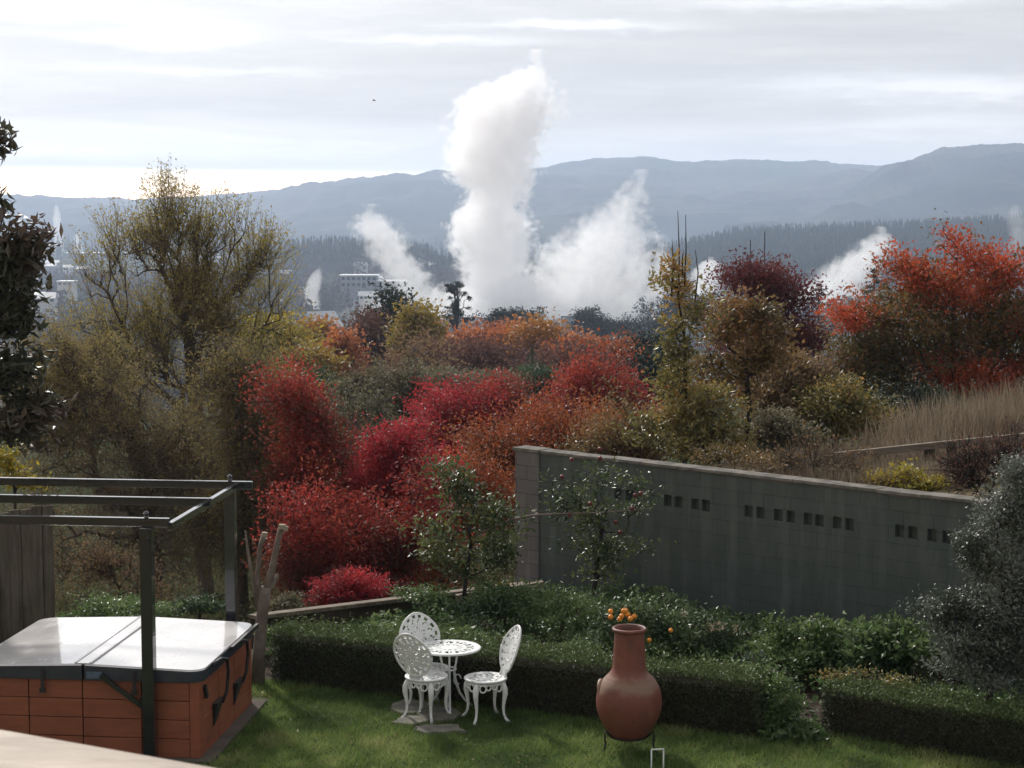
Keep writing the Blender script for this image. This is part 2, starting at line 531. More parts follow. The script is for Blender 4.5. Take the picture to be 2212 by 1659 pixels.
GRASSLAND = mat('valley_grass', (0.035, 0.045, 0.022), 1.0, 0.0, vary=(0.02, (0.06, 0.055, 0.032), 0.4, 0.65))
ys = np.concatenate([np.linspace(-12, 21, 9), np.linspace(21.5, 36, 40), np.linspace(37, 120, 34), np.geomspace(125, 6500, 105)])
us = np.linspace(-1, 1, 121)
us = np.sign(us) * np.abs(us) ** 1.7
Y, U = np.meshgrid(ys, us, indexing='ij')
X = U * (40 + np.abs(Y) * 0.62)
Vt = np.stack([X, Y, gz(X, Y)], 2).reshape(-1, 3)
nr, nc = len(ys), len(us)
ii, jj = np.meshgrid(np.arange(nr - 1), np.arange(nc - 1), indexing='ij')
q = (ii * nc + jj).ravel()
kind(mesh('ground', Vt, np.stack([q, q + 1, q + nc + 1, q + nc], 1), GRASSLAND, None, True), 'structure')

# hills: ridge profile read along the skyline
def hill(name, prof, D, foot, m, seed, rough):
    pxs = np.linspace(prof[0][0], prof[-1][0], 620)
    top = np.interp(pxs, [p[0] for p in prof], [p[1] for p in prof])
    top = top + (fbm(pxs / 26.0, pxs * 0, seed, 4) - 0.5) * 7 + (fbm(pxs / 4.0, pxs * 0 + 3, seed + 2, 2) - 0.5) * 3.5
    ts = np.concatenate([np.linspace(0, 1, 46), np.linspace(1.03, 1.2, 6)])
    V = []
    for t in ts:
        d = D * (foot + (1 - foot) * t)
        k = np.where(t <= 1, (t ** 0.8), np.maximum(0, 1 - (t - 1) * 4.5))
        zr = HC + (HORIZ - top) / FPX * D
        x = (pxs - 1106) / FPX * D * (0.9 + 0.1 * t)
        g = (fbm(x / (D * 0.05), np.full_like(x, d) / (D * 0.05), seed + 9, 5) - 0.5) * rough * np.sin(np.pi * min(t, 1)) ** 0.7
        z = -64 + (zr + 64) * k + g * (t < 1.0)
        V.append(np.stack([x, np.full_like(x, d), z], 1))
    n, c = len(ts), len(pxs)
    a, b = np.meshgrid(np.arange(n - 1), np.arange(c - 1), indexing='ij')
    q = (a * c + b).ravel()
    return kind(mesh(name, np.concatenate(V), np.stack([q, q + 1, q + c + 1, q + c], 1), m, None, True), 'structure')

def hillcol(nt, tc, p):
    a = noise(nt, tc, 0.004, 6, 0.6)
    b = noise(nt, tc, 0.03, 5, 0.6)
    c = mixc(nt, ramp(nt, a, [(0.47, 0.0), (0.56, 1.0)]), (0.014, 0.022, 0.02), (0.065, 0.062, 0.045))
    return mixc(nt, ramp(nt, b, [(0.4, 0.0), (0.7, 0.7)]), c, (0.02, 0.03, 0.028))
HILLM = mat('hill_cover', rough=0.95, spec=0.05, build=hillcol)
hill('hills', [(-500, 436), (-100, 432), (0, 428), (130, 425), (300, 430), (420, 424), (600, 411), (680, 399), (760, 386), (850, 380), (970, 374), (1080, 372), (1165, 362), (1270, 346), (1385, 338), (1440, 344), (1480, 353), (1600, 346), (1700, 351), (1770, 350), (1840, 359), (1905, 358), (1990, 352), (2120, 350), (2400, 345), (2700, 350)], 5200, 0.62, HILLM, 4, 130)
hill('hills', [(1500, 478), (1650, 455), (1800, 425), (1905, 358), (1960, 345), (2025, 322), (2080, 316), (2150, 312), (2212, 312), (2350, 318), (2600, 340), (2900, 400)], 3900, 0.66, HILLM, 21, 110)

# ================================================================== distant woods
def conifer_mass(rng, P, H, m, name, W=0.2, tiers=5):
    """many ragged conifers in one mesh: drooping tiers of branch faces"""
    V, T = [], []
    n = len(P)
    for t in range(tiers):
        f0, f1 = t / tiers, (t + 1.35) / tiers
        for s in range(5):
            ang = rng.random(n) * 2 * math.pi
            r = H * W * (1 - f0 * 0.92) * (0.6 + 0.6 * rng.random(n))
            da = 0.75
            top = P + np.stack([np.zeros(n), np.zeros(n), H * np.minimum(f1, 1.0)], 1)
            e1 = P + np.stack([np.cos(ang) * r, np.sin(ang) * r, H * (f0 + 0.05 * rng.random(n))], 1)
            e2 = P + np.stack([np.cos(ang + da) * r, np.sin(ang + da) * r, H * (f0 + 0.05 * rng.random(n))], 1)
            V.append(np.stack([top, e1, e2], 1))
            T.append(rng.random(n))
    V = np.concatenate(V).reshape(-1, 3)
    T = np.repeat(np.concatenate(T), 3)
    return mesh(name, V, np.arange(len(V)).reshape(-1, 3), m, None, False, T)

def blob_mass(rng, P, H, m, name, per=40, leafk=0.16):
    """many broadleaf crowns in one mesh, each a cloud of leaf clumps over the ground"""
    n = len(P)
    u = unit(rng.normal(size=(n, per, 3)))
    r = rng.random((n, per, 1)) ** 0.4
    C = P[:, None] + (np.array([0, 0, 0.52]) + u * r * np.array([0.42, 0.42, 0.48])) * H[:, None, None]
    T = np.repeat(rng.random(n)[:, None], per, 1) * 0.7 + rng.random((n, per)) * 0.3
    s = np.repeat(H * leafk, per) * (0.6 + 0.8 * rng.random(n * per))
    V, F = leaves(rng, C.reshape(-1, 3), s, s * 0.8)
    return mesh(name, V, F, m, None, False, np.repeat(T.ravel(), 4))

rg = np.random.default_rng(11)
PINE = leafmat('pine_needles', [(0.010, 0.022, 0.016), (0.018, 0.034, 0.022), (0.030, 0.046, 0.028)], 0.1, 0.7, 0.1)
GREY = leafmat('bare_wood_twigs', [(0.022, 0.026, 0.024), (0.045, 0.040, 0.038), (0.060, 0.048, 0.040), (0.030, 0.040, 0.026)], 0.1, 0.8, 0.1)
def scatter(n, x0, x1, d0, d1):
    px = x0 + (x1 - x0) * rg.random(n)
    d = d0 + (d1 - d0) * rg.random(n)
    x = (px - 1106) / FPX * d
    return np.stack([x, d, gz(x, d) - 0.3], 1)
P = scatter(5200, 1380, 2420, 1450, 2050)
kind(conifer_mass(rg, P, 17 + 8 * rg.random(len(P)), PINE, 'pine_forest', 0.16), 'stuff')
P = scatter(1500, 575, 1030, 1650, 1950)
kind(conifer_mass(rg, P, 13 + 13 * rg.random(len(P)) ** 2, PINE, 'pine_wood', 0.17), 'stuff')
P = scatter(900, -100, 1420, 2500, 4200)
kind(conifer_mass(rg, P, 14 + 16 * rg.random(len(P)) ** 2, PINE, 'far_shelter_belts', 0.2, 4), 'stuff')
P = np.concatenate([scatter(900, -60, 1500, 1150, 1650), scatter(700, -60, 700, 900, 1700), scatter(260, 1380, 2300, 1050, 1450)])
kind(blob_mass(rg, P, 9 + 9 * rg.random(len(P)), GREY, 'valley_woodland', 46), 'stuff')
P = np.concatenate([scatter(420, -60, 2260, 600, 1080), scatter(260, -60, 1200, 350, 620)])
kind(blob_mass(rg, P, 7 + 6 * rg.random(len(P)), GREY, 'slope_woodland', 90, 0.11), 'stuff')

# ================================================================== STEAM
def steam(label, pts, d, dens, amp=0.9, sc=0.045, hard=0.22, fade=0.0, detail=5.0, group='columns of geothermal steam', ysq=1.0):
    """billowing vapour: a real volume in a closed hull that follows the plume's axis; pts run from the vent up as px, py, radius in photo px"""
    p = [(at(a, b, d), r * mpp(d)) for a, b, r in pts]
    base = p[0][0].copy()
    zz = np.array([q[0][2] for q in p]) - base[2]
    cx = np.array([q[0][0] for q in p]) - base[0]
    rr = np.array([q[1] for q in p])
    H = zz[-1]
    c0, c1, rm = cx.min() - 1, cx.max() + 1, rr.max()
    # hull
    ts = np.linspace(-0.05, 1.06, 26)
    z_ = ts * H
    k = 1.18 + 0.28 * amp
    V, n = [], 22
    ang = np.arange(n) * 2 * math.pi / n
    for z in z_:
        c, r = np.interp(z, zz, cx), np.interp(z, zz, rr) * k
        wob = 1 + 0.05 * np.sin(ang * 3 + z)
        V.append(np.stack([c + np.cos(ang) * r * wob, np.sin(ang) * r * ysq * wob, np.full(n, z)], 1))
    V = np.concatenate(V)
    m_ = len(z_)
    F = [np.array([[i * n + j, i * n + (j + 1) % n, (i + 1) * n + (j + 1) % n, (i + 1) * n + j] for i in range(m_ - 1) for j in range(n)]),
         np.array([list(range(n))[::-1]]), np.array([[(m_ - 1) * n + j for j in range(n)]])]
    m = bpy.data.materials.new('steam_vapour')
    m.use_nodes = True
    nt = m.node_tree
    nt.nodes.clear()
    out = node(nt, 'ShaderNodeOutputMaterial')
    tc = node(nt, 'ShaderNodeTexCoord').outputs['Object']
    warp = node(nt, 'ShaderNodeTexNoise')
    put(nt, warp.inputs['Vector'], tc)
    warp.inputs['Scale'].default_value = sc * 0.4
    warp.inputs['Detail'].default_value = 2
    sub = node(nt, 'ShaderNodeVectorMath', operation='SUBTRACT')
    nt.links.new(warp.outputs['Color'], sub.inputs[0])
    sub.inputs[1].default_value = (0.5, 0.5, 0.5)
    sca = node(nt, 'ShaderNodeVectorMath', operation='SCALE')
    nt.links.new(sub.outputs[0], sca.inputs[0])
    sca.inputs['Scale'].default_value = rm * 0.45
    addv = node(nt, 'ShaderNodeVectorMath', operation='ADD')
    nt.links.new(tc, addv.inputs[0]); nt.links.new(sca.outputs[0], addv.inputs[1])
    sep = node(nt, 'ShaderNodeSeparateXYZ')
    nt.links.new(addv.outputs[0], sep.inputs[0])
    t = mth(nt, 'DIVIDE', sep.outputs[2], H, clamp=True)
    idx = np.linspace(0, 1, min(30, 2 * len(pts)))
    stops = [(u, ((np.interp(u * H, zz, cx) - c0) / (c1 - c0), np.interp(u * H, zz, rr) / rm, 0)) for u in idx]
    rp = node(nt, 'ShaderNodeSeparateColor')
    nt.links.new(ramp(nt, t, stops), rp.inputs[0])
    cxs = mth(nt, 'MULTIPLY_ADD', rp.outputs[0], c1 - c0, c0)
    rs = mth(nt, 'MULTIPLY', rp.outputs[1], rm)
    dx = mth(nt, 'SUBTRACT', sep.outputs[0], cxs)
    dy = mth(nt, 'DIVIDE', sep.outputs[1], ysq)
    dist = mth(nt, 'DIVIDE', mth(nt, 'SQRT', mth(nt, 'ADD', mth(nt, 'MULTIPLY', dx, dx), mth(nt, 'MULTIPLY', dy, dy))), rs)
    vo = node(nt, 'ShaderNodeTexVoronoi', feature='F1')
    nt.links.new(addv.outputs[0], vo.inputs['Vector'])
    vo.inputs['Scale'].default_value = sc * 1.9
    vo.inputs['Detail'].default_value = 3
    vo.inputs['Roughness'].default_value = 0.55
    vo.inputs['Lacunarity'].default_value = 2.2
    vo.normalize = True
    nz = mth(nt, 'ADD', mth(nt, 'MULTIPLY', noise(nt, addv.outputs[0], sc * 1.2, detail, 0.68, 0.5), 0.55), mth(nt, 'MULTIPLY', mth(nt, 'SUBTRACT', 0.95, mth(nt, 'MULTIPLY', vo.outputs['Distance'], 1.3)), 0.45))
    f = mth(nt, 'MULTIPLY_ADD', mth(nt, 'SUBTRACT', nz, 0.5), amp * 2.0, mth(nt, 'SUBTRACT', 1.06, dist))
    f = mth(nt, 'SUBTRACT', f, mth(nt, 'MULTIPLY', mth(nt, 'POWER', t, 12.0), 0.8))
    a = mth(nt, 'DIVIDE', f, hard, clamp=True)
    if fade:
        a = mth(nt, 'MULTIPLY', a, mth(nt, 'SUBTRACT', 1.0, mth(nt, 'MULTIPLY', t, fade)))
    den = mth(nt, 'MULTIPLY', a, dens)
    v = node(nt, 'ShaderNodeVolumePrincipled')
    v.inputs['Color'].default_value = (0.995, 0.995, 1.0, 1)
    v.inputs['Anisotropy'].default_value = 0.3
    put(nt, v.inputs['Density'], den)
    nt.links.new(v.outputs[0], out.inputs['Volume'])
    try:
        m.cycles.volume_step_rate = 0.24
    except Exception:
        pass
    o = mesh('steam_plume', V, F, m, None, True, local=True)
    o.location = tuple(base)
    return tag(o, label, 'steam', group)

steam('tall dense white steam column rising above the skyline in the middle of the valley',
      [(1055, 705, 58), (1066, 660, 55), (1068, 600, 60), (1065, 550, 70), (1062, 500, 78), (1064, 455, 66), (1072, 415, 58), (1068, 380, 76), (1064, 340, 84), (1074, 300, 84), (1088, 255, 96), (1098, 220, 98), (1108, 195, 92), (1130, 174, 72), (1150, 156, 56), (1160, 140, 44)], 1142, 0.09, 1.75, 0.085, 0.24)
steam('broad ragged white steam cloud just right of the tall column, with a narrow curling top',
      [(1290, 705, 150), (1290, 660, 150), (1290, 610, 142), (1285, 565, 125), (1292, 525, 108), (1325, 490, 72), (1345, 450, 48), (1360, 415, 48), (1385, 385, 44)], 1150, 0.05, 2.3, 0.075, 0.5, ysq=0.6)
steam('thinner steam plume leaning to the left beside the tall column',
      [(935, 700, 40), (905, 645, 44), (880, 600, 44), (852, 560, 42), (830, 520, 46), (805, 490, 46), (800, 455, 34)], 1160, 0.06, 2.2, 0.09, 0.55)
steam('low white steam bank spreading along the foot of the tall column',
      [(1110, 725, 270), (1110, 680, 250), (1120, 635, 170), (1110, 590, 80)], 1120, 0.06, 2.6, 0.085, 0.6, ysq=0.5)
steam('small steam puff rising behind the slender pear tree',
      [(1520, 650, 34), (1525, 605, 34), (1535, 560, 26)], 1180, 0.09, 1.4, 0.08, 0.35)
steam('steam plume drifting up between the maroon tree and the orange red tree',
      [(1760, 690, 75), (1790, 645, 72), (1815, 605, 58), (1850, 570, 50), (1885, 535, 42), (1900, 500, 30)], 1200, 0.06, 2.2, 0.085, 0.5)
steam('little steam wisp hanging in front of the dark trees under the broad ragged cloud',
      [(1325, 755, 20), (1335, 725, 38), (1345, 690, 55)], 1000, 0.05, 1.2, 0.09, 0.45)
steam('thin curling steam wisp left of the flat roofed white building',
      [(672, 668, 20), (674, 632, 17), (680, 602, 17), (690, 580, 10)], 1150, 0.08, 1.0, 0.12, 0.35)
steam('bright thin factory steam column at the far left',
      [(128, 548, 11), (127, 512, 10), (123, 478, 9), (121, 440, 6)], 3000, 0.06, 0.7, 0.05, 0.2)
steam('short bright steam puff beside the thin factory column',
      [(168, 548, 12), (166, 525, 8), (170, 500, 6)], 3000, 0.06, 0.7, 0.05, 0.2)
steam('faint torn steam shreds drifting before the pine forest at the right edge',
      [(2195, 540, 22), (2200, 490, 22), (2190, 440, 14)], 1300, 0.02, 1.3, 0.06, 0.5)

# ================================================================== VALLEY BUILDINGS
WALLW = mat('white_plaster', (0.62, 0.62, 0.60), 0.8, 0.2, vary=(0.5, (0.5, 0.5, 0.48), 0.4, 0.8))
WALLG = mat('grey_cladding', (0.20, 0.22, 0.25), 0.7, 0.3, vary=(0.4, (0.28, 0.3, 0.32), 0.4, 0.8))
WALLB = mat('brown_weatherboard', (0.16, 0.12, 0.09), 0.8, 0.2, vary=(0.4, (0.22, 0.17, 0.13), 0.4, 0.8))
ROOFW = mat('white_sheet_roof', (0.80, 0.80, 0.80), 0.35, 0.5, vary=(0.3, (0.68, 0.69, 0.7), 0.4, 0.8))
ROOFG = mat('grey_sheet_roof', (0.30, 0.31, 0.33), 0.4, 0.5, vary=(0.3, (0.38, 0.39, 0.4), 0.4, 0.8))
ROOFR = mat('red_tile_roof', (0.17, 0.09, 0.07), 0.7, 0.2, vary=(0.3, (0.22, 0.13, 0.1), 0.4, 0.8))
PANE = mat('window_glass', (0.02, 0.025, 0.03), 0.1, 0.6)

def building(label, px, py, d, w, h, dep, wall, roof, flat=False, rz=0.0, floors=1, bays=4, rise=0.28, wing=None):
    """px, py: middle of the foot of the front wall; w, h in photo px"""
    b = at(px, py, d)
    W, H = w * mpp(d), h * mpp(d)
    root = thing('building', label, 'building', b, rz)
    g = float(b[2]) - float(gz(b[0], b[1])) + 1.5
    mb = MB().box((0, dep / 2, (H - g) / 2), (W, dep, H + g))
    if wing:
        ww, wh, side = wing[0] * mpp(d), wing[1] * mpp(d), wing[2]
        mb.box((side * (W + ww) / 2, dep / 2 + 1, (wh - g) / 2), (ww, dep, wh + g))
    mesh('wall', np.concatenate(mb.V), mb.F, wall, root, local=True)
    o = 0.03 * W + 0.3
    rb = MB()
    if flat:
        rb.box((0, dep / 2, H + 0.35), (W + 2 * o, dep + 2 * o, 0.7))
        if wing: rb.box((side * (W + ww) / 2, dep / 2 + 1, wh + 0.3), (ww + o, dep + 2 * o, 0.6))
    else:
        r = rise * dep
        V = [(-W / 2 - o, -o, H - 0.1), (W / 2 + o, -o, H - 0.1), (W / 2 + o, dep + o, H - 0.1), (-W / 2 - o, dep + o, H - 0.1), (-W / 2 - o * 0.5, dep / 2, H + r), (W / 2 + o * 0.5, dep / 2, H + r)]
        rb.add(V, [np.array([[0, 1, 5, 4], [2, 3, 4, 5], [0, 3, 2, 1]]), np.array([[0, 4, 3], [1, 2, 5]])])
        if wing: rb.box((side * (W + ww) / 2, dep / 2 + 1, wh + 0.3), (ww + o, dep + 2 * o, 0.6))
    mesh('roof', np.concatenate(rb.V), rb.F, roof, root, local=True)
    if bays:
        fh = H / floors
        for f in range(floors):
            for i in range(bays):
                x = (i + 0.5) / bays * W - W / 2
                wb = MB().box((x, -0.04, fh * (f + 0.55)), (W / bays * 0.62, 0.1, fh * 0.5))
                mesh('window', np.concatenate(wb.V), wb.F, PANE, root, local=True)
    return root
building('flat roofed white two storey building with a lower wing, beside the leaning steam plume', 775, 622, 1250, 78, 26, 14, WALLG, ROOFW, True, 0.0, 2, 7, wing=(62, 14, 1))
building('large grey hall with a pale folded roof behind the gold and orange trees', 712, 732, 930, 62, 26, 22, WALLG, ROOFG, False, 0.5, 1, 3, 0.34)
building('long low grey shed left of the large grey hall', 640, 735, 940, 70, 36, 16, WALLG, ROOFW, True, 0.0, 1, 5)
building('white hall with a steep bright roof seen through the top of the bare olive tree', 342, 562, 2000, 34, 10, 16, WALLW, ROOFW, False, 0.0, 1, 0, 0.5)
building('long white flat roofed building seen through the right half of the bare olive tree', 398, 545, 2200, 70, 12, 20, WALLW, ROOFW, True, 0.0, 1, 8)
building('far white warehouse to the right of the bare olive tree, nearer the left', 584, 508, 4300, 24, 5, 40, WALLW, ROOFW, True, 0.0, 1, 0)
building('far white warehouse just left of the dark pine wood', 640, 506, 4300, 30, 5, 40, WALLW, ROOFW, True, 0.0, 1, 0)
building('far white warehouse showing over the pine wood left of the tall steam', 938, 497, 4400, 22, 5, 40, WALLW, ROOFW, True, 0.0, 1, 0)
building('far white warehouse above the left shoulder of the bare olive tree', 300, 482, 5000, 40, 5, 40, WALLW, ROOFW, True, 0.0, 1, 0)
building('wide pale factory building at the foot of the thin factory steam', 205, 556, 2900, 170, 9, 40, WALLW, ROOFW, True, 0.0, 1, 9)
building('small house with a bright tilted roof left of the thin curling wisp', 603, 668, 1180, 22, 10, 9, WALLW, ROOFW, False, 0.4, 1, 2, 0.4)
building('small brown house with a red roof low in the dark trees', 640, 650, 1300, 26, 9, 9, WALLB, ROOFR, False, -0.2, 1, 2, 0.3)
building('pale long house under the flat roofed white building', 800, 648, 1150, 48, 9, 9, WALLW, ROOFG, False, 0.1, 1, 5, 0.3)
building('pale grey roofed house nearest the dark glossy tree on the left', 100, 655, 1000, 36, 11, 10, WALLW, ROOFG, False, 0.1, 1, 3, 0.3)
building('second pale house above the one nearest the dark glossy tree', 140, 618, 1200, 34, 9, 9, WALLW, ROOFW, True, -0.1, 1, 3, 0.3)
building('long grey roof showing through the steam right of the tall column', 1250, 690, 900, 75, 8, 12, WALLG, ROOFG, False, 0.0, 1, 0, 0.2)

rh = random.Random(6)
for i in range(22):
    px = rh.choice((rh.uniform(60, 240), rh.uniform(420, 960), rh.uniform(600, 900)))
    dd = rh.uniform(1250, 2300)
    z_ = float(gz((px - 1106) / FPX * dd, dd)) + 3.5
    py = 829.5 - FPX * (math.tan(TH + math.atan((z_ - HC) / dd)))
    o = building('tiny pale roofed house far out among the dark valley trees', px, py, dd, rh.uniform(9, 15) * FPX / dd, 4.2 * FPX / dd, 8, rh.choice((WALLW, WALLB, WALLG)), rh.choice((ROOFW, ROOFG, ROOFG)), False, rh.uniform(-0.5, 0.5), 1, 0, 0.35)
    o['group'] = 'far houses in the valley'

# ================================================================== MIDDLE DISTANCE TREES
def pal(*c): return list(c)
M_GOLD = leafmat('gold_leaves', pal((0.16, 0.10, 0.025), (0.24, 0.15, 0.03), (0.22, 0.17, 0.03), (0.14, 0.13, 0.03)), 0.35)
M_YELL = leafmat('yellow_leaves', pal((0.16, 0.15, 0.03), (0.26, 0.21, 0.03), (0.34, 0.25, 0.03)), 0.35)
M_RUST = leafmat('rust_leaves', pal((0.20, 0.075, 0.045), (0.31, 0.10, 0.045), (0.40, 0.15, 0.05), (0.27, 0.13, 0.065)), 0.35)
M_ORAN = leafmat('orange_leaves', pal((0.24, 0.11, 0.03), (0.34, 0.15, 0.035), (0.26, 0.15, 0.05)), 0.35)
M_PURP = leafmat('purple_brown_twigs', pal((0.085, 0.05, 0.045), (0.12, 0.062, 0.05), (0.15, 0.08, 0.055)), 0.2, 0.8, 0.1)
M_BARE = leafmat('pale_brown_twigs', pal((0.10, 0.07, 0.045), (0.17, 0.11, 0.06), (0.22, 0.15, 0.09)), 0.2, 0.8, 0.1)
M_DARK = leafmat('dark_evergreen_leaves', pal((0.008, 0.014, 0.010), (0.016, 0.026, 0.016), (0.03, 0.04, 0.022)), 0.1, 0.6, 0.2)
M_GREEN = leafmat('mid_green_leaves', pal((0.022, 0.04, 0.018), (0.04, 0.07, 0.03), (0.07, 0.10, 0.05)), 0.2, 0.5, 0.3)
M_SCRUB = leafmat('grey_scrub_leaves', pal((0.055, 0.055, 0.030), (0.10, 0.095, 0.055), (0.16, 0.15, 0.09), (0.11, 0.08, 0.05)), 0.25, 0.6, 0.3)
M_RED = leafmat('red_maple_leaves', pal((0.085, 0.045, 0.022), (0.14, 0.036, 0.024), (0.23, 0.034, 0.027), (0.31, 0.045, 0.032), (0.28, 0.09, 0.038)), 0.42, 0.5, 0.25)
M_CRIM = leafmat('crimson_leaves', pal((0.13, 0.03, 0.025), (0.22, 0.026, 0.032), (0.32, 0.03, 0.037), (0.40, 0.042, 0.042)), 0.42, 0.5, 0.25)
M_RUSTRED = leafmat('rust_red_leaves', pal((0.10, 0.045, 0.02), (0.20, 0.06, 0.024), (0.30, 0.075, 0.028), (0.16, 0.09, 0.03)), 0.38, 0.5, 0.25)
M_OLIVE = leafmat('olive_willow_leaves', pal((0.12, 0.088, 0.05), (0.17, 0.135, 0.055), (0.24, 0.20, 0.06), (0.33, 0.29, 0.075)), 0.42, 0.6, 0.2)
M_BROWN = leafmat('brown_willow_leaves', pal((0.13, 0.092, 0.068), (0.17, 0.125, 0.075), (0.22, 0.175, 0.075), (0.29, 0.24, 0.08)), 0.3, 0.7, 0.15)
M_MAROON = leafmat('maroon_leaves', pal((0.055, 0.016, 0.018), (0.10, 0.024, 0.024), (0.15, 0.038, 0.034)), 0.3, 0.5, 0.25)
M_SUMAC = leafmat('turning_leaves', pal((0.030, 0.035, 0.014), (0.06, 0.06, 0.02), (0.11, 0.085, 0.03), (0.20, 0.08, 0.03), (0.38, 0.07, 0.03), (0.46, 0.085, 0.035)), 0.38, 0.5, 0.25)
M_PEAR = leafmat('olive_pear_leaves', pal((0.065, 0.06, 0.024), (0.13, 0.115, 0.036), (0.21, 0.18, 0.055), (0.30, 0.16, 0.05)), 0.35, 0.28, 0.5)
M_PEARB = leafmat('bronze_pear_leaves', pal((0.055, 0.045, 0.02), (0.13, 0.085, 0.03), (0.18, 0.12, 0.05), (0.25, 0.10, 0.04)), 0.35, 0.3, 0.5)

def gbase(px, d):
    x = (px - 1106) / FPX * d
    return (x, d, float(gz(x, d)) - 0.1)
G1 = 'autumn trees on the slope below the garden'
def mid(label, px, d, lobes, m, n=90, per=60, leaf=0.5, clump=0.8, seed=1, bark=BARK, rt=0.22, group=G1, name='autumn_tree', **k):
    return tree(name, label, 'tree', gbase(px, d), [L(a, b, rx, ry, d) for a, b, rx, ry in lobes], m, bark, n, per, leaf, k.pop('wl', 0.55), clump, rt, seed, group=group, **k)
mid('yellow green tree at the right edge of the olive willow', 600, 112, [(590, 725, 50, 40), (625, 770, 45, 50), (575, 790, 60, 60)], M_YELL, 110, 60, 0.34, 0.6, 2)
mid('gold brown tree low behind the yellow green tree', 650, 100, [(650, 800, 60, 50), (600, 830, 60, 40)], M_GOLD, 90, 60, 0.34, 0.6, 3)
mid('orange tree in front of the large grey hall', 688, 128, [(690, 735, 28, 38), (685, 785, 50, 50)], M_ORAN, 100, 60, 0.36, 0.55, 4)
mid('small red orange tree right of the one before the grey hall', 742, 118, [(745, 760, 28, 36), (730, 800, 40, 35)], M_RUST, 80, 55, 0.34, 0.5, 5)
mid('bare brown tree between the red orange tree and the dark cypress', 793, 135, [(795, 735, 32, 55), (790, 790, 40, 50)], M_PURP, 100, 46, 0.30, 0.7, 6)
mid('dark green bushy cypress standing among the gold trees', 845, 138, [(838, 690, 34, 48), (858, 740, 42, 60), (830, 770, 30, 60)], M_DARK, 130, 60, 0.36, 0.6, 7, BARK_DARK, name='cypress_tree')
mid('gold larch with a rounded top beside the dark cypress', 905, 122, [(903, 715, 36, 45), (905, 765, 46, 55)], M_GOLD, 110, 60, 0.34, 0.55, 8, name='larch_tree')
for i, (a, b, rx, ry, s) in enumerate(((968, 742, 48, 50, 'leftmost rust crown of the row below the steam, next to the gold larch'), (1040, 742, 52, 50, 'rust crown of the row below the steam, straight under the tall column'), (1105, 752, 44, 48, 'lower rust crown just right of the foot of the tall column'), (1165, 742, 44, 50, 'orange rust crown in the row with bright leaf tips'), (1225, 765, 46, 48, 'rust brown crown near the right end of the row'))):
    mid(s, a, 150 - 4 * i, [(a, b + 14, rx, ry), (a + 8, b + 50, rx * 1.1, 40)], M_RUST if i != 3 else M_ORAN, 120, 60, 0.36, 0.6, 20 + i)
mid('dull red bare crown at the right end of the rust row', 1290, 105, [(1285, 790, 55, 45), (1330, 810, 40, 40)], M_RUSTRED, 100, 55, 0.30, 0.6, 26)
mid('purple brown leafless tree in front of the rust row, left', 960, 108, [(960, 795, 60, 40), (910, 810, 50, 40)], M_PURP, 120, 46, 0.28, 0.7, 27)
mid('purple brown leafless tree in front of the rust row, middle', 1060, 104, [(1060, 790, 65, 42), (1120, 805, 50, 36)], M_PURP, 120, 46, 0.28, 0.7, 28)
mid('purple brown leafless tree in front of the rust row, right', 1200, 100, [(1210, 800, 60, 40), (1265, 830, 45, 35)], M_PURP, 110, 46, 0.28, 0.7, 29)
mid('tan bare tree with pale crooked branches below the gold larch', 890, 82, [(890, 780, 55, 50), (850, 810, 45, 40)], M_BARE, 110, 14, 0.2, 0.7, 30, BARK_PALE, rmin=0.03)
# dark tiered tree against the steam
mid('tall black tiered tree standing out against the white steam', 990, 250, [(989, 618, 22, 7), (978, 630, 12, 7), (1002, 632, 11, 7), (970, 642, 7, 6), (1010, 648, 8, 6), (988, 652, 11, 5), (974, 664, 12, 6), (1008, 668, 12, 7), (990, 676, 14, 7), (970, 684, 14, 6), (1014, 688, 12, 6), (992, 694, 20, 8)], M_DARK, 200, 24, 0.24, 0.16, 31, BARK_DARK, 0.32, None, 'tiered_conifer', trunk_to=at(989, 615, 250), bias=0.6)
for i, (a, b, rx, ry, d, s) in enumerate(((1085, 690, 18, 10, 330, 'small dark round tree at the foot of the tall steam, left one'), (1118, 686, 17, 14, 330, 'dark square topped tree at the foot of the tall steam'), (1142, 693, 15, 10, 340, 'low dark tree right of the square topped one'), (1268, 690, 20, 15, 420, 'dark flat topped tree under the broad ragged steam'), (1300, 705, 30, 10, 420, 'low dark spreading tree in the broad ragged steam'), (1478, 648, 58, 26, 450, 'wide dark rounded tree behind the slender pear tree'), (1360, 712, 22, 14, 420, 'dark tree in thin steam left of the slender pear tree'), (1425, 706, 30, 14, 430, 'dark low tree beside the stem of the slender pear tree'))):
    mid(s, a, d, [(a, b, rx, ry), (a, b + ry * 0.9, rx * 1.05, ry)], M_DARK, 70, 50, 0.0016 * d, 0.0022 * d, 40 + i, BARK_DARK, 0.3, 'dark trees among the steam', 'dark_tree')
for i, (a, b, rx, ry, d, s) in enumerate(((1395, 765, 26, 45, 110, 'dark green bushy tree low behind the slender pear tree'), (1340, 775, 24, 36, 115, 'grey brown bare tree left of the dark bushy one'), (1420, 800, 34, 36, 90, 'dark shrubby tree under the stem of the slender pear tree'))):
    mid(s, a, d, [(a, b, rx, ry), (a, b + 30, rx * 1.2, ry)], (M_DARK, M_PURP, M_DARK)[i], 80, 45, 0.3, 0.5, 55 + i, BARK_DARK, 0.2, name='bushy_tree', group=None)

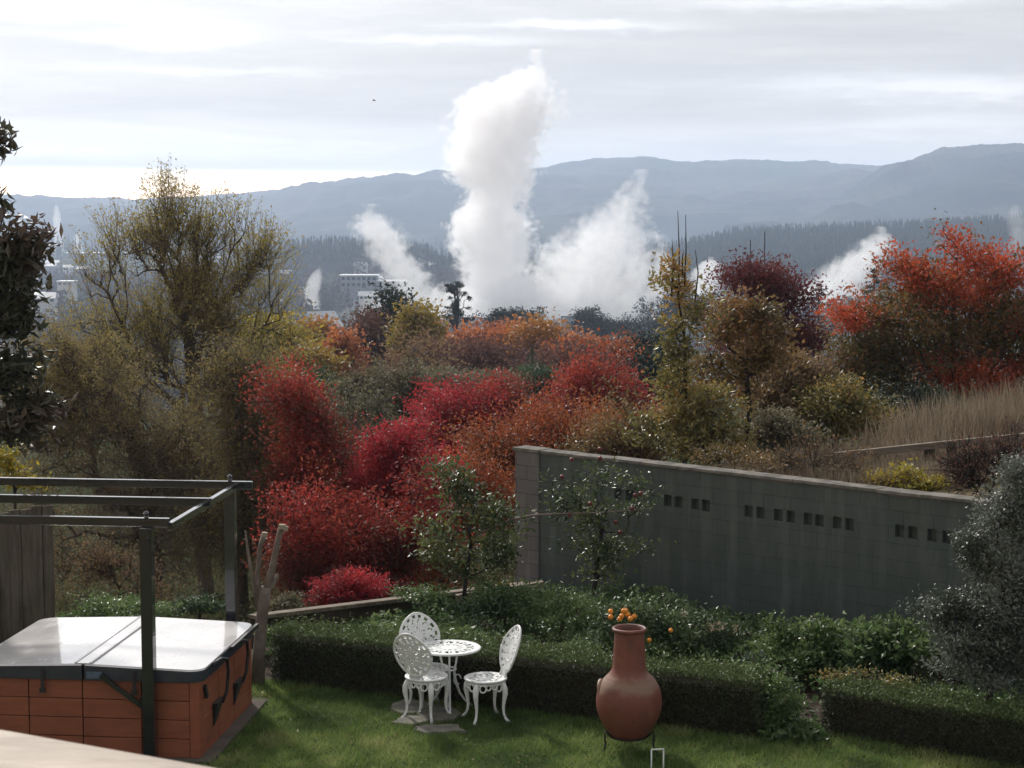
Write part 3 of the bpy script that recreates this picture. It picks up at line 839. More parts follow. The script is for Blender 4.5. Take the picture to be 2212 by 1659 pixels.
def fir(label, px, py, d, top, m, w=0.32, group=None, seed=3, tiers=9, droop=0.25, name='fir_tree'):
    """young conifer: trunk and whorls of needled boughs"""
    rng = np.random.default_rng(seed)
    b = at(px, py, d)
    H = at(px, top, d)[2] - b[2]
    g = gbase(px, d)[2]
    root = thing(name, label, 'tree', (b[0], b[1], g), group=group)
    MB().tube([(b[0], b[1], g), (b[0], b[1], b[2] + H * 0.5), (b[0], b[1], b[2] + H)], [0.012 * (H + b[2] - g), 0.02 * H, 0.004 * H], 6).build('trunk', BARK_DARK, root, True)
    C, A, T, S = [], [], [], []
    low = max(g + 0.3, b[2] - 0.5 * H)
    for t in range(int(tiers * (b[2] + H - low) / H)):
        z = b[2] + H - (t + 0.4) / tiers * H
        r = w * H * (t + 1) / tiers * 0.9
        for s in range(7):
            an = rng.random() * 6.283
            rr = r * (0.7 + 0.5 * rng.random())
            k = 26
            u = rng.random(k) ** 0.7
            p = np.array([b[0], b[1], z]) + np.stack([np.cos(an) * rr * u, np.sin(an) * rr * u, -droop * rr * u * u + 0.1 * rr * u], 1)
            C.append(p + rng.normal(size=(k, 3)) * 0.02 * H)
            A.append(np.tile([np.cos(an), np.sin(an), -0.1], (k, 1)))
            T.append(np.full(k, rng.random())); S.append(np.full(k, 0.055 * H))
    C, A, T, S = np.concatenate(C), np.concatenate(A), np.concatenate(T), np.concatenate(S)
    V, F = leaves(rng, C, S, S * 0.35, A, 0.6)
    mesh('crown', V, F, m, root, False, np.repeat(T, 4))
    return root
M_FIR = leafmat('fir_needles', pal((0.012, 0.022, 0.018), (0.022, 0.038, 0.026), (0.04, 0.055, 0.035)), 0.15, 0.6, 0.2)
fir('small blue green conifer rising above the grey clipped arch', 1150, 800, 92, 748, M_GREEN, 0.5, seed=4)
fir('tiny dark conifer between the red crowns', 1268, 800, 95, 762, M_FIR, 0.22, seed=5)
fir('young fir with open tiers between the maroon and the orange red tree', 1768, 700, 88, 612, M_FIR, 0.72, 'young firs', 6)
fir('young fir half hidden behind the left edge of the orange red tree', 1887, 680, 96, 580, M_FIR, 0.66, 'young firs', 7)

def scr(name, label, cat, px, d, lobes, m, n, per, leaf, clump, seed, bark=BARK, rt=0.05, z=None, **k):
    b = gbase(px, d) if z is None else ((px - 1106) / FPX * d, d, z)
    return tree(name, label, cat, b, [L(a, c, rx, ry, d) for a, c, rx, ry in lobes], m, bark, n, per, leaf, k.pop('wl', 0.5), clump, rt, seed, **k)
scr('round_shrub', 'round dark green clipped looking shrub behind the red maple', 'shrub', 690, 62, [(692, 838, 36, 28), (668, 850, 26, 22), (700, 868, 30, 24)], M_GREEN, 80, 110, 0.12, 0.22, 60)
scr('arching_shrub', 'grey green arching shrub under the small blue green conifer', 'shrub', 1155, 63, [(1155, 812, 36, 9), (1128, 824, 12, 14), (1182, 824, 12, 14), (1155, 835, 34, 16)], M_GREEN, 90, 90, 0.10, 0.2, 61)
GS = 'grey scrub bushes on the slope'
scr('scrub_bush', 'grey green scrub bush left of the arching shrub, with a pale flat top', 'shrub', 1070, 62, [(1060, 822, 45, 12), (1095, 830, 30, 14), (1030, 836, 36, 16)], M_SCRUB, 90, 60, 0.12, 0.25, 62, group=GS)
scr('scrub_bush', 'grey green scrub bush with a pale flat top below the purple bare trees', 'shrub', 975, 61, [(975, 822, 44, 12), (940, 835, 36, 18), (1000, 840, 40, 18)], M_SCRUB, 90, 60, 0.12, 0.25, 63, group=GS)
scr('scrub_bush', 'tangled olive scrub beside the round dark shrub', 'shrub', 790, 54, [(770, 862, 50, 34), (820, 850, 45, 30), (800, 900, 70, 40)], M_SCRUB, 130, 50, 0.11, 0.28, 64, group=GS, twigs=3, twig_len=0.6, twig_r=0.012)
scr('scrub_bush', 'tangled grey scrub with bare stems in the gap between the red trees', 'shrub', 880, 50, [(875, 850, 50, 36), (890, 900, 50, 50), (850, 940, 70, 50)], M_SCRUB, 130, 40, 0.11, 0.28, 65, group=GS, twigs=4, twig_len=0.7, twig_r=0.012)
scr('scrub_bush', 'dull tawny scrub filling the hollow under the red maple', 'shrub', 800, 44, [(790, 960, 60, 50), (830, 1010, 50, 50), (770, 920, 50, 40)], M_SCRUB, 130, 40, 0.10, 0.25, 66, group=GS, twigs=3, twig_len=0.6, twig_r=0.010)
scr('scrub_bush', 'pale plumed bush between the crimson trees', 'shrub', 815, 37, [(812, 985, 22, 30), (800, 1020, 20, 24)], M_SCRUB, 60, 40, 0.10, 0.12, 67, group=GS)

# red maples and their neighbours
GR = 'red autumn maples below the garden'
def red(label, px, d, lobes, m, n, per, leaf, clump, seed, name='maple_tree', **k):
    k.setdefault('flame', 1.3)
    return scr(name, label, 'tree', px, d, lobes, m, n, per, leaf, clump, seed, BARK_DARK, 0.09, group=GR, **k)
red('large red maple spreading down the slope behind the pollarded stump', 690, 34, [(620, 870, 46, 44), (655, 930, 60, 60), (700, 1000, 75, 70), (740, 1070, 85, 70), (660, 1050, 60, 70)], M_RED, 330, 90, 0.075, 0.20, 70)
red('lower red maple filling the bank above the timber edging', 790, 31, [(690, 1150, 85, 75), (790, 1160, 85, 75), (890, 1170, 75, 80), (700, 1240, 90, 60), (830, 1240, 90, 60), (910, 1110, 50, 70)], M_RED, 380, 90, 0.075, 0.19, 71)
red('bright crimson maple in the middle of the red group', 850, 33.2, [(862, 968, 30, 30), (835, 1030, 46, 50), (810, 1085, 60, 50), (905, 1050, 60, 70)], M_CRIM, 190, 90, 0.075, 0.15, 72)
red('low pink red shrub just above the timber edging', 768, 28.6, [(750, 1275, 42, 18), (800, 1268, 30, 16), (720, 1290, 26, 16)], M_CRIM, 90, 110, 0.05, 0.1, 73, 'azalea_shrub')
red('deep crimson maple above the left end of the block wall', 985, 46, [(990, 890, 70, 52), (955, 950, 60, 60), (1035, 965, 80, 60), (985, 1030, 75, 50)], M_CRIM, 300, 90, 0.09, 0.24, 74)
red('orange red maple crown next to the deep crimson maple', 1095, 47, [(1085, 872, 64, 40), (1130, 915, 64, 46), (1060, 910, 50, 40)], M_RED, 210, 90, 0.09, 0.22, 75)
red('red maple with a pointed top right of the grey arch', 1285, 52, [(1285, 825, 38, 46), (1250, 880, 62, 56), (1320, 890, 62, 60)], M_RED, 240, 90, 0.10, 0.25, 76)
red('rusty brown tree just over the top of the block wall', 1150, 39, [(1130, 960, 100, 56), (1220, 940, 80, 56), (1270, 965, 70, 50), (1080, 1000, 80, 50), (1180, 1010, 100, 44)], M_RUSTRED, 360, 80, 0.085, 0.24, 77)
red('rust and olive bush at the wall top beside the pear tree', 1350, 36, [(1350, 930, 50, 56), (1390, 960, 40, 46), (1310, 985, 50, 36)], M_PEARB, 160, 70, 0.085, 0.2, 78, 'rusty_bush')
red('dull rust undergrowth tree between crimson maple and garden shrub', 1000, 36, [(1000, 1070, 85, 70), (950, 1130, 70, 70), (1065, 1090, 70, 70), (940, 1190, 60, 70)], M_RUSTRED, 280, 80, 0.08, 0.22, 79)

# ------------------------------------------------------------------ willow group on the left
BARK_OLIVE = mat('olive_bark', (0.085, 0.07, 0.055), 0.9, 0.1, vary=(2, (0.13, 0.105, 0.08), 0.4, 0.7))
def up(nodes, zr, rng): return np.clip(zr * 0.9 + rng.normal(size=len(zr)) * 0.16, 0, 1)
b = gbase(440, 44)
tree('bare_olive_tree', 'tall half bare tree with a forked trunk and thin olive leaves, tallest on the left', 'tree', b,
     [L(365, 470, 44, 50, 44), L(345, 540, 60, 46, 44), L(290, 560, 70, 50, 44), L(240, 610, 40, 44, 44), L(430, 540, 60, 50, 44), L(500, 520, 50, 44, 44), L(560, 560, 34, 44, 44), L(520, 620, 66, 60, 44), L(420, 640, 80, 60, 44), L(320, 650, 80, 50, 44), L(470, 710, 100, 70, 44), L(340, 740, 110, 60, 44), L(250, 720, 90, 60, 44), L(570, 700, 70, 70, 44), L(540, 790, 80, 60, 44), L(290, 800, 90, 50, 44)],
     M_OLIVE, BARK_OLIVE, 400, 81, 0.080, 0.40, 0.2, 0.20, 80, trunk_to=at(400, 720, 44), twigs=9, twig_len=0.75, twig_r=0.005, rmin=0.017, gaps=4, tint=lambda n, z, r: np.clip(0.42 + 0.45 * r.random(len(z)) + 0.3 * (n[:, 0] > -6.4) * r.random(len(z)), 0, 1), bias=0.5, droop=-0.5, power=0.6)
b = gbase(330, 38)
tree('brown_willow', 'broad weeping willow, brown inside and olive on top, behind the hot tub', 'tree', b,
     [L(130, 765, 90, 40, 38), L(215, 830, 90, 50, 38), L(100, 850, 80, 70, 38), L(240, 910, 120, 80, 38), L(390, 980, 110, 80, 38), L(130, 930, 90, 90, 38), L(280, 980, 140, 100, 38), L(420, 1000, 120, 110, 38), L(150, 1070, 100, 90, 38), L(330, 1110, 150, 90, 38)],
     M_BROWN, BARK_OLIVE, 400, 154, 0.075, 0.34, 0.2, 0.2, 81, trunk_to=at(290, 900, 38), twigs=11, twig_len=0.75, twig_r=0.005, droop=0.5, rmin=0.016, gaps=9, tint=up, bias=0.2)
b = gbase(520, 36)
tree('green_willow', 'weeping willow with yellow green drooping outer shoots, left of the red maple', 'tree', b,
     [L(500, 800, 60, 50, 36), L(560, 840, 46, 50, 36), L(540, 930, 70, 80, 36), L(600, 990, 40, 70, 36), L(560, 1060, 70, 80, 36), L(640, 1080, 30, 80, 36), L(500, 1130, 80, 80, 36), L(610, 1170, 40, 70, 36)],
     M_OLIVE, BARK_OLIVE, 320, 154, 0.075, 0.32, 0.2, 0.16, 82, trunk_to=at(500, 930, 36), twigs=11, twig_len=0.75, twig_r=0.006, droop=0.8, rmin=0.014, gaps=9,
     tint=lambda n, z, r: np.clip(0.15 + 0.22 * r.random(len(z)) + 0.6 * np.clip((n[:, 0] + 5.0) / 1.0, 0, 1), 0, 1), bias=0.2)
mid('small lime green tree between the willow trunks', 480, 60, [(490, 800, 40, 26), (520, 830, 40, 26)], M_YELL, 60, 60, 0.14, 0.25, 83, name='lime_tree', group=None)

# rough growth covering the slope between the trees
rg = np.random.default_rng(70)
n = 90000
d = 22.8 + 77 * rg.random(n) ** 1.6
px = -120 + 1750 * rg.random(n)
x = (px - 1106) / FPX * d
f = fbm(x / 2.0, d / 2.0, 83)
k = ((x < 0.1) | (d > 34)) & (d > 22.4 + (x + 3.2) * 0.95 + 0.8) & (rg.random(n) < np.clip((f - 0.3) * 4, 0.15, 1))
x, d, f = x[k], d[k], f[k]
h = 0.12 + 0.9 * f * np.clip((d - 25) / 8, 0.15, 1.3)
P = np.stack([x, d, gz(x, d) + h * rg.random(len(x)) ** 0.7], 1)
s_ = 0.05 + 0.0022 * d
V, F = leaves(rg, P, s_ * (0.6 + 0.8 * rg.random(len(P))), s_ * 0.5, np.array([0, 0, 0.5]), 0.9)
M_ROUGH = leafmat('rough_growth', [(0.05, 0.045, 0.028), (0.09, 0.075, 0.04), (0.07, 0.085, 0.035), (0.15, 0.12, 0.07)], 0.25, 0.8, 0.1)
kind(mesh('rough_undergrowth', V, F, M_ROUGH, None, False, np.repeat(np.clip(fbm(P[:, 0] / 1.1, P[:, 1] / 1.1, 84) * 0.8 + 0.3 * rg.random(len(P)) - 0.05, 0, 1), 4)), 'stuff')

# ------------------------------------------------------------------ bank right of the garden, behind the block wall
WA, WB = on(1118, 973, 2.0), on(2100, 1087, 2.0)
WA[2] = WB[2] = 0
WD = (WB - WA) / np.linalg.norm(WB - WA)
WN = np.array([-WD[1], WD[0], 0]) if WD[0] > 0 and -WD[1] * 0 + WD[0] > 0 else np.array([WD[1], -WD[0], 0])
def bank_z(x, y):
    s = (x - WA[0]) * WD[0] + (y - WA[1]) * WD[1]
    side = np.clip((s - 0.4) / 1.4, 0, 1)
    far = np.clip((y - 40) / 22, 0, 1)
    z = (1.40 + 0.05 * np.clip(x - 3, 0, 20)) * side - 1.2 * (1 - side) + 0.25 * (fbm(x / 2.2, y / 2.2, 31) - 0.5)
    return z - far * far * 10
M_BANK = mat('dry_bank_soil', (0.10, 0.075, 0.045), 0.95, 0.05, vary=(1.3, (0.07, 0.075, 0.03), 0.42, 0.62))
sv, tv = np.linspace(0.05, 34, 70), np.geomspace(0.16, 46, 60)
Sg, Tg = np.meshgrid(sv, tv, indexing='ij')
Xb = WA[0] + Sg * WD[0] + Tg * WN[0]; Yb = WA[1] + Sg * WD[1] + Tg * WN[1]
a_, b_ = np.meshgrid(np.arange(69), np.arange(59), indexing='ij')
q = (a_ * 60 + b_).ravel()
kind(mesh('bank', np.stack([Xb, Yb, bank_z(Xb, Yb)], 2).reshape(-1, 3), np.stack([q, q + 60, q + 61, q + 1], 1), M_BANK, None, True), 'structure')

M_DRY = leafmat('dry_grass_blades', pal((0.085, 0.062, 0.042), (0.13, 0.095, 0.065), (0.185, 0.15, 0.11), (0.10, 0.095, 0.05)), 0.35, 0.7, 0.1)
def blades(rng, P, H, W, lean=0.35):
    n = len(P)
    an = rng.random(n) * 6.283
    side = np.stack([np.cos(an), np.sin(an), np.zeros(n)], 1) * (W * (0.6 + 0.8 * rng.random(n)))[:, None]
    top = P + np.stack([rng.normal(size=n) * lean * H, rng.normal(size=n) * lean * H, H], 1)
    V = np.stack([P - side / 2, P + side / 2, top], 1).reshape(-1, 3)
    return V, np.arange(3 * n).reshape(n, 3)
rg = np.random.default_rng(77)
n = 60000
px, d = 1500 + 1000 * rg.random(n), 25 + 17 * rg.random(n) ** 0.9
x = (px - 1106) / FPX * d
s = (x - WA[0]) * WD[0] + (d - WA[1]) * WD[1]; t = (x - WA[0]) * WN[0] + (d - WA[1]) * WN[1]
dn = fbm(x / 1.3, d / 1.3, 51)
k = (t > 0.35) & (s > 0.8) & (rg.random(n) < np.clip((dn - 0.30) * 4, 0.1, 1))
x, d, dn = x[k], d[k], dn[k]
H = (0.25 + 0.65 * rg.random(len(x)) * np.clip((d - 25) / 6, 0.25, 1.0))
V, F = blades(rg, np.stack([x, d, bank_z(x, d)], 1), H, np.full(len(x), 0.022), 0.28)
kind(mesh('dry_grass', V, F, M_DRY, None, False, np.repeat(np.clip(dn + 0.35 * (rg.random(len(x)) - 0.5), 0, 1), 3)), 'stuff')

# bank trees
def bz(px, d):
    x = (px - 1106) / FPX * d
    return float(bank_z(np.array(x), np.array(d))) - 0.05
root = scr('pear_tree', 'slender upright pear tree with bare shoots standing above its olive leaves', 'tree', 1478, 29.5,
    [(1452, 590, 26, 40), (1485, 650, 36, 60), (1450, 720, 30, 60), (1470, 790, 36, 60), (1450, 870, 50, 56), (1520, 880, 46, 60), (1480, 940, 70, 50), (1400, 930, 44, 50)],
    M_PEAR, 190, 26, 0.10, 0.13, 90, BARK_DARK, 0.045, bz(1478, 29.5), trunk_to=at(1472, 620, 29.5), bias=0.1, rmin=0.008)
sh = MB()
for pts in (((1466, 640), (1467, 540), (1464, 456)), ((1478, 620), (1482, 540), (1481, 464)), ((1450, 640), (1454, 560), (1452, 520)), ((1500, 660), (1508, 590), (1502, 540)), ((1475, 600), (1474, 560), (1476, 540))):
    sh.tube([at(a, b, 29.5) for a, b in pts], [0.016, 0.011, 0.005], 5)
sh.build('bare_shoot', BARK_DARK, root, True)
scr('pear_tree', 'bushy bronze leaved pear tree with a curved dark stem, right of the slender one', 'tree', 1612, 30.5,
    [(1600, 690, 56, 40), (1650, 690, 40, 36), (1560, 720, 40, 40), (1600, 760, 70, 44), (1660, 760, 46, 40), (1540, 800, 40, 40), (1590, 830, 50, 36)],
    M_PEARB, 190, 30, 0.10, 0.16, 91, BARK_DARK, 0.05, bz(1612, 30.5), trunk_to=at(1632, 790, 30.5), bias=0.15, rmin=0.008)
scr('pear_tree', 'low olive sapling filling the space between the two pear trees', 'tree', 1545, 29, [(1545, 900, 40, 60), (1560, 960, 50, 40), (1520, 960, 40, 40)], M_PEAR, 90, 30, 0.09, 0.14, 92, BARK_DARK, 0.025, bz(1545, 29))
scr('maroon_tree', 'dark maroon tree behind the bronze pear tree', 'tree', 1650, 58, [(1600, 620, 46, 36), (1660, 605, 46, 30), (1700, 640, 44, 44), (1620, 680, 70, 50), (1700, 710, 60, 46), (1740, 740, 40, 40), (1650, 740, 80, 44)], M_MAROON, 230, 80, 0.13, 0.34, 93, BARK_DARK, 0.16, rmin=0.015)
pr = scr('dead_pole_tree', 'two thin dead poles rising out of the maroon tree', 'tree', 1622, 60, [(1622, 640, 4, 8), (1652, 640, 4, 8)], M_MAROON, 6, 4, 0.1, 0.1, 94, BARK_DARK, 0.05)
MB().tube([at(1622, 700, 60), at(1621, 518, 60)], [0.03, 0.014], 5).tube([at(1650, 700, 60), at(1652, 500, 60)], [0.03, 0.014], 5).build('bare_stem', BARK_DARK, pr, True)
ACC = [(2063, 510, 22), (2060, 545, 26), (1975, 565, 40), (2100, 570, 30), (2170, 540, 34), (2150, 580, 40), (1840, 690, 46), (1800, 690, 26), (1990, 620, 34), (2060, 620, 34), (2110, 640, 40), (1930, 590, 26), (2190, 600, 34), (2050, 815, 50), (2110, 820, 50), (2170, 810, 40), (2010, 660, 26), (2200, 690, 24), (1880, 660, 30)]
AC = [(at(a, b, 41), r * mpp(41)) for a, b, r in ACC]
def sumtint(nodes, zr, rng):
    t = 0.06 + 0.42 * rng.random(len(nodes)) + 0.12 * zr
    for c, r in AC:
        dq = np.hypot(nodes[:, 0] - c[0], nodes[:, 2] - c[2]) / (r * 1.25)
        t = np.where(dq < 0.8, np.maximum(t, (0.95 - 0.3 * dq) + 0.25 * (rng.random(len(t)) - 0.4)), t)
    return t
scr('smoke_tree', 'wide tree with green inner leaves and flaming orange red tips, largest on the right', 'tree', 2050, 41,
    [(2063, 530, 24, 44), (1960, 590, 50, 40), (2130, 580, 70, 44), (2050, 620, 110, 60), (1850, 690, 60, 34), (1960, 690, 110, 60), (2140, 680, 100, 70), (1900, 770, 80, 60), (2050, 770, 130, 60), (2200, 760, 80, 80), (1860, 800, 60, 50), (2120, 830, 110, 36), (1960, 850, 90, 40), (2250, 650, 70, 90), (2270, 800, 80, 70)],
    M_SUMAC, 720, 60, 0.11, 0.2, 95, BARK_DARK, 0.14, bz(2050, 41), tint=sumtint, rmin=0.01, gaps=0, flame=1.0)
GB = 'bushes on the dry bank'
scr('bank_bush', 'tan feathery bush at the foot of the bronze pear tree', 'shrub', 1700, 36, [(1700, 830, 60, 40), (1740, 860, 50, 40), (1670, 870, 50, 40)], M_BARE, 120, 50, 0.12, 0.2, 96, BARK_TWIG, 0.03, bz(1700, 36), group=GB, twigs=5, twig_len=0.5, twig_r=0.005)
scr('bank_bush', 'dark green bush with bright lemon leaves below the orange red tree', 'shrub', 1800, 35, [(1800, 870, 60, 50), (1860, 900, 60, 40), (1760, 920, 50, 40)], M_PEAR, 120, 60, 0.10, 0.18, 97, BARK_DARK, 0.03, bz(1800, 35), group=GB)
scr('bank_bush', 'grey green bush on the bank behind the wall rail', 'shrub', 1680, 31, [(1680, 930, 50, 40), (1640, 960, 40, 30), (1720, 960, 40, 24)], M_SCRUB, 100, 50, 0.09, 0.15, 98, BARK_DARK, 0.02, bz(1680, 31), group=GB)
scr('bank_bush', 'dark shaded bush under the orange red tree', 'shrub', 1960, 38, [(1930, 870, 60, 30), (2000, 880, 50, 20), (1900, 900, 40, 24)], M_DARK, 90, 60, 0.10, 0.2, 99, BARK_DARK, 0.03, bz(1960, 38), group=GB)
scr('yellow_bush', 'bright yellow leaved bush behind the wall cap on the right', 'shrub', 1955, 25.2, [(1950, 1035, 44, 20), (1990, 1045, 36, 18), (1915, 1045, 24, 14)], M_YELL, 60, 26, 0.075, 0.1, 100, BARK_TWIG, 0.015, bz(1955, 25.2), bias=0.1)
scr('dry_bush', 'brown dry bush with bare stems behind the wall, left of the yellow one', 'shrub', 1760, 26, [(1760, 1000, 60, 26), (1820, 1010, 50, 20), (1690, 1000, 40, 18)], M_BARE, 60, 14, 0.06, 0.12, 101, BARK_TWIG, 0.015, bz(1760, 26), twigs=4, twig_len=0.4)

# ================================================================== GARDEN GROUND
def lawncol(nt, tc, p):
    a = noise(nt, tc, 1.3, 5, 0.6)
    return mixc(nt, ramp(nt, a, [(0.35, 0.0), (0.65, 1.0)]), (0.035, 0.055, 0.018), (0.075, 0.085, 0.03))
M_LAWN = mat('lawn_turf', rough=0.95, spec=0.1, build=lawncol, bump=(30, 0.5))
M_SOIL = mat('garden_soil', (0.035, 0.026, 0.02), 0.95, 0.1, vary=(5, (0.065, 0.045, 0.033), 0.4, 0.65), bump=(12, 0.8))
def sheet(name, poly, z, m):
    V = np.array([(x, y, z) for x, y in poly])
    return kind(mesh(name, V, np.arange(len(V))[None], m), 'structure')
sheet('lawn', [(-9, 8), (9, 8), (9, 16.2), (2.6, 19.2), (-3.2, 21.6), (-9, 24)], 0.004, M_LAWN)

# hedge line, bed behind it
H0, H1 = on(584, 1477), on(1640, 1600)
K0, K1 = on(1772, 1588), on(2420, 1705)
WEND = WA + WD * 12
sheet('flower_bed', [(H0[0] - 0.2, H0[1] + 0.2), (H1[0], H1[1]), (K0[0], K0[1] - 0.4), (9, 14.5), (WEND[0], WEND[1] - 0.1), (WA[0], WA[1] - 0.05), (-0.2, 25.4), (-3.6, 22.0)], 0.009, M_SOIL)

# ------------------------------------------------------------------ block wall
def block_wall():
    root = thing('block_wall', 'long green painted concrete block wall with paired vent holes and a bare grey end', 'wall', WA, math.atan2(WD[1], WD[0]))
    ln, hgt, th, rec = 11.0, 2.0, 0.2, 0.09
    pxs = [1334, 1358, 1441, 1464, 1500, 1523, 1615, 1641, 1679, 1706, 1743, 1768, 1806, 1833, 1941, 1969, 2011, 2043]
    def s_of(px):
        u = (px - 1106) / FPX / (CT - 0.06 * ST)
        # x = u*y on the wall line
        return (u * WA[1] * 1.004 - WA[0]) / (WD[0] - u * WD[1])
    ss = [s_of(p) for p in pxs]
    zc = 1.56
    hz0, hz1 = zc - 0.075, zc + 0.075
    br = sorted({0.0, 0.42, ln} | {round(s - 0.063, 4) for s in ss} | {round(s + 0.063, 4) for s in ss})
    zb = [0.0, hz0, hz1, hgt]
    holes = {round(s - 0.063, 4) for s in ss}
    body, rece = MB(), MB()
    for i in range(len(br) - 1):
        a, b = br[i], br[i + 1]
        if b <= 0.42 + 1e-6:
            continue
        for j in range(3):
            z0, z1 = zb[j], zb[j + 1]
            if j == 1 and a in holes:
                y = rec
                V = [(a, 0, z0), (b, 0, z0), (b, 0, z1), (a, 0, z1), (a, y, z0), (b, y, z0), (b, y, z1), (a, y, z1)]
                rece.add(V, np.array([[4, 5, 6, 7], [0, 1, 5, 4], [1, 2, 6, 5], [2, 3, 7, 6], [3, 0, 4, 7]]))
            else:
                body.add([(a, 0, z0), (b, 0, z0), (b, 0, z1), (a, 0, z1)], np.array([[0, 1, 2, 3]]))
    body.add([(0.42, th, 0), (ln, th, 0), (ln, th, hgt), (0.42, th, hgt), (0.42, 0, 0), (ln, 0, 0), (ln, 0, hgt), (0.42, 0, hgt)], np.array([[1, 0, 3, 2], [0, 4, 7, 3], [5, 1, 2, 6], [7, 6, 2, 3]]))
    def paint(nt, tc, p):
        br_ = node(nt, 'ShaderNodeTexBrick')
        sp = node(nt, 'ShaderNodeSeparateXYZ'); put(nt, sp.inputs[0], tc)
        cb = node(nt, 'ShaderNodeCombineXYZ'); nt.links.new(sp.outputs[0], cb.inputs[0]); nt.links.new(sp.outputs[2], cb.inputs[1])
        put(nt, br_.inputs['Vector'], cb.outputs[0])
        br_.inputs['Scale'].default_value = 1.0
        br_.inputs['Brick Width'].default_value = 0.4
        br_.inputs['Row Height'].default_value = 0.2
        br_.inputs['Mortar Size'].default_value = 0.006
        br_.inputs['Mortar Smooth'].default_value = 0.4
        br_.inputs['Color1'].default_value = (0.064, 0.078, 0.071, 1)
        br_.inputs['Color2'].default_value = (0.071, 0.085, 0.077, 1)
        br_.inputs['Mortar'].default_value = (0.042, 0.056, 0.049, 1)
        c = br_.outputs['Color']
        st = noise(nt, mapping(nt, tc, (5, 5, 0.7)), 1.0, 6, 0.65)
        c = mixc(nt, ramp(nt, st, [(0.46, 0.0), (0.66, 0.8)]), c, (0.105, 0.12, 0.11))
        d = noise(nt, tc, 1.7, 5, 0.6)
        c = mixc(nt, ramp(nt, d, [(0.5, 0.0), (0.75, 0.5)]), c, (0.05, 0.065, 0.055))
        # flaked paint under the cap
        fl = noise(nt, mapping(nt, tc, (2.2, 2.2, 9)), 1.0, 6, 0.7)
        hi = mth(nt, 'DIVIDE', mth(nt, 'SUBTRACT', sp.outputs[2], 1.84), 0.16, clamp=True)
        c = mixc(nt, mth(nt, 'GREATER_THAN', mth(nt, 'MULTIPLY', hi, fl), 0.46), c, (0.13, 0.115, 0.11))
        bp = node(nt, 'ShaderNodeBump')
        bp.inputs['Strength'].default_value = 0.5; bp.inputs['Distance'].default_value = 0.008
        hgt_ = mth(nt, 'MULTIPLY_ADD', noise(nt, tc, 40, 4, 0.6), 0.4, mth(nt, 'SUBTRACT', 1.0, br_.outputs['Fac']))
        put(nt, bp.inputs['Height'], hgt_)
        nt.links.new(bp.outputs[0], p.inputs['Normal'])
        return c
    M = mat('green_wall_paint', rough=0.75, spec=0.25, build=paint)
    MH = mat('vent_block_inside', (0.085, 0.10, 0.092), 0.85, 0.1)
    mesh('wall_face', np.concatenate(body.V), body.F, M, root, local=True)
    mesh('vent_hole', np.concatenate(rece.V), rece.F, MH, root, local=True)
    def bare(nt, tc, p):
        sp = node(nt, 'ShaderNodeSeparateXYZ'); put(nt, sp.inputs[0], tc)
        cb = node(nt, 'ShaderNodeCombineXYZ'); nt.links.new(sp.outputs[0], cb.inputs[0]); nt.links.new(sp.outputs[2], cb.inputs[1])
        b_ = node(nt, 'ShaderNodeTexBrick')
        put(nt, b_.inputs['Vector'], cb.outputs[0])
        b_.inputs['Scale'].default_value = 1.0; b_.inputs['Brick Width'].default_value = 0.4; b_.inputs['Row Height'].default_value = 0.2
        b_.inputs['Mortar Size'].default_value = 0.007
        b_.inputs['Color1'].default_value = (0.135, 0.125, 0.125, 1); b_.inputs['Color2'].default_value = (0.16, 0.145, 0.14, 1); b_.inputs['Mortar'].default_value = (0.09, 0.085, 0.08, 1)
        st = noise(nt, mapping(nt, tc, (7, 7, 1.0)), 1.0, 6, 0.65)
        return mixc(nt, ramp(nt, st, [(0.5, 0.0), (0.75, 0.6)]), b_.outputs['Color'], (0.26, 0.25, 0.24))
    pier = MB().box((0.20, 0.09, 1.0), (0.436, 0.23, 2.0))
    mesh('bare_end', np.concatenate(pier.V), pier.F, mat('bare_block', rough=0.9, spec=0.1, build=bare, bump=(30, 0.4)), root, local=True)
    cap = MB().box((0.18, 0.1, 2.024), (0.5, 0.30, 0.045))
    x = 0.435
    rr = random.Random(3)
    while x < ln:
        w = 0.58 + 0.04 * rr.random()
        cap.box((x + w / 2, 0.1 + 0.006 * rr.uniform(-1, 1), 2.022 + 0.004 * rr.uniform(-1, 1)), (w - 0.006, 0.27, 0.040), rr.uniform(-0.006, 0.006))
        x += w
    co = mesh('cap', np.concatenate(cap.V), cap.F, mat('concrete_cap', (0.20, 0.185, 0.165), 0.95, 0.05, vary=(4, (0.10, 0.095, 0.085), 0.4, 0.65), bump=(25, 0.6)), root, local=True)
    bevel(co, 0.006)
block_wall()

# ------------------------------------------------------------------ timber
def woodcol(c1, c2, stretch=(1, 14, 14)):
    def f(nt, tc, p):
        g = noise(nt, mapping(nt, tc, stretch), 1.6, 6, 0.6, 0.4)
        e = noise(nt, tc, 2.5, 4, 0.6)
        c = mixc(nt, ramp(nt, g, [(0.35, 0.0), (0.68, 1.0)]), c1, c2)
        return mixc(nt, ramp(nt, e, [(0.5, 0.0), (0.75, 0.55)]), c, tuple(k * 0.55 for k in c1))
    return f
M_TIMB = mat('weathered_timber', rough=0.85, spec=0.2, build=woodcol((0.13, 0.10, 0.075), (0.24, 0.20, 0.16)), bump=(10, 0.5, (1, 8, 8)))
M_TIMBD = mat('dark_timber', rough=0.85, spec=0.15, build=woodcol((0.055, 0.042, 0.034), (0.11, 0.085, 0.065)), bump=(10, 0.5, (1, 8, 8)))
M_FENCE = mat('board_timber', rough=0.85, spec=0.15, build=woodcol((0.085, 0.070, 0.052), (0.17, 0.145, 0.11), (14, 14, 1)), bump=(10, 0.5, (8, 8, 1)))

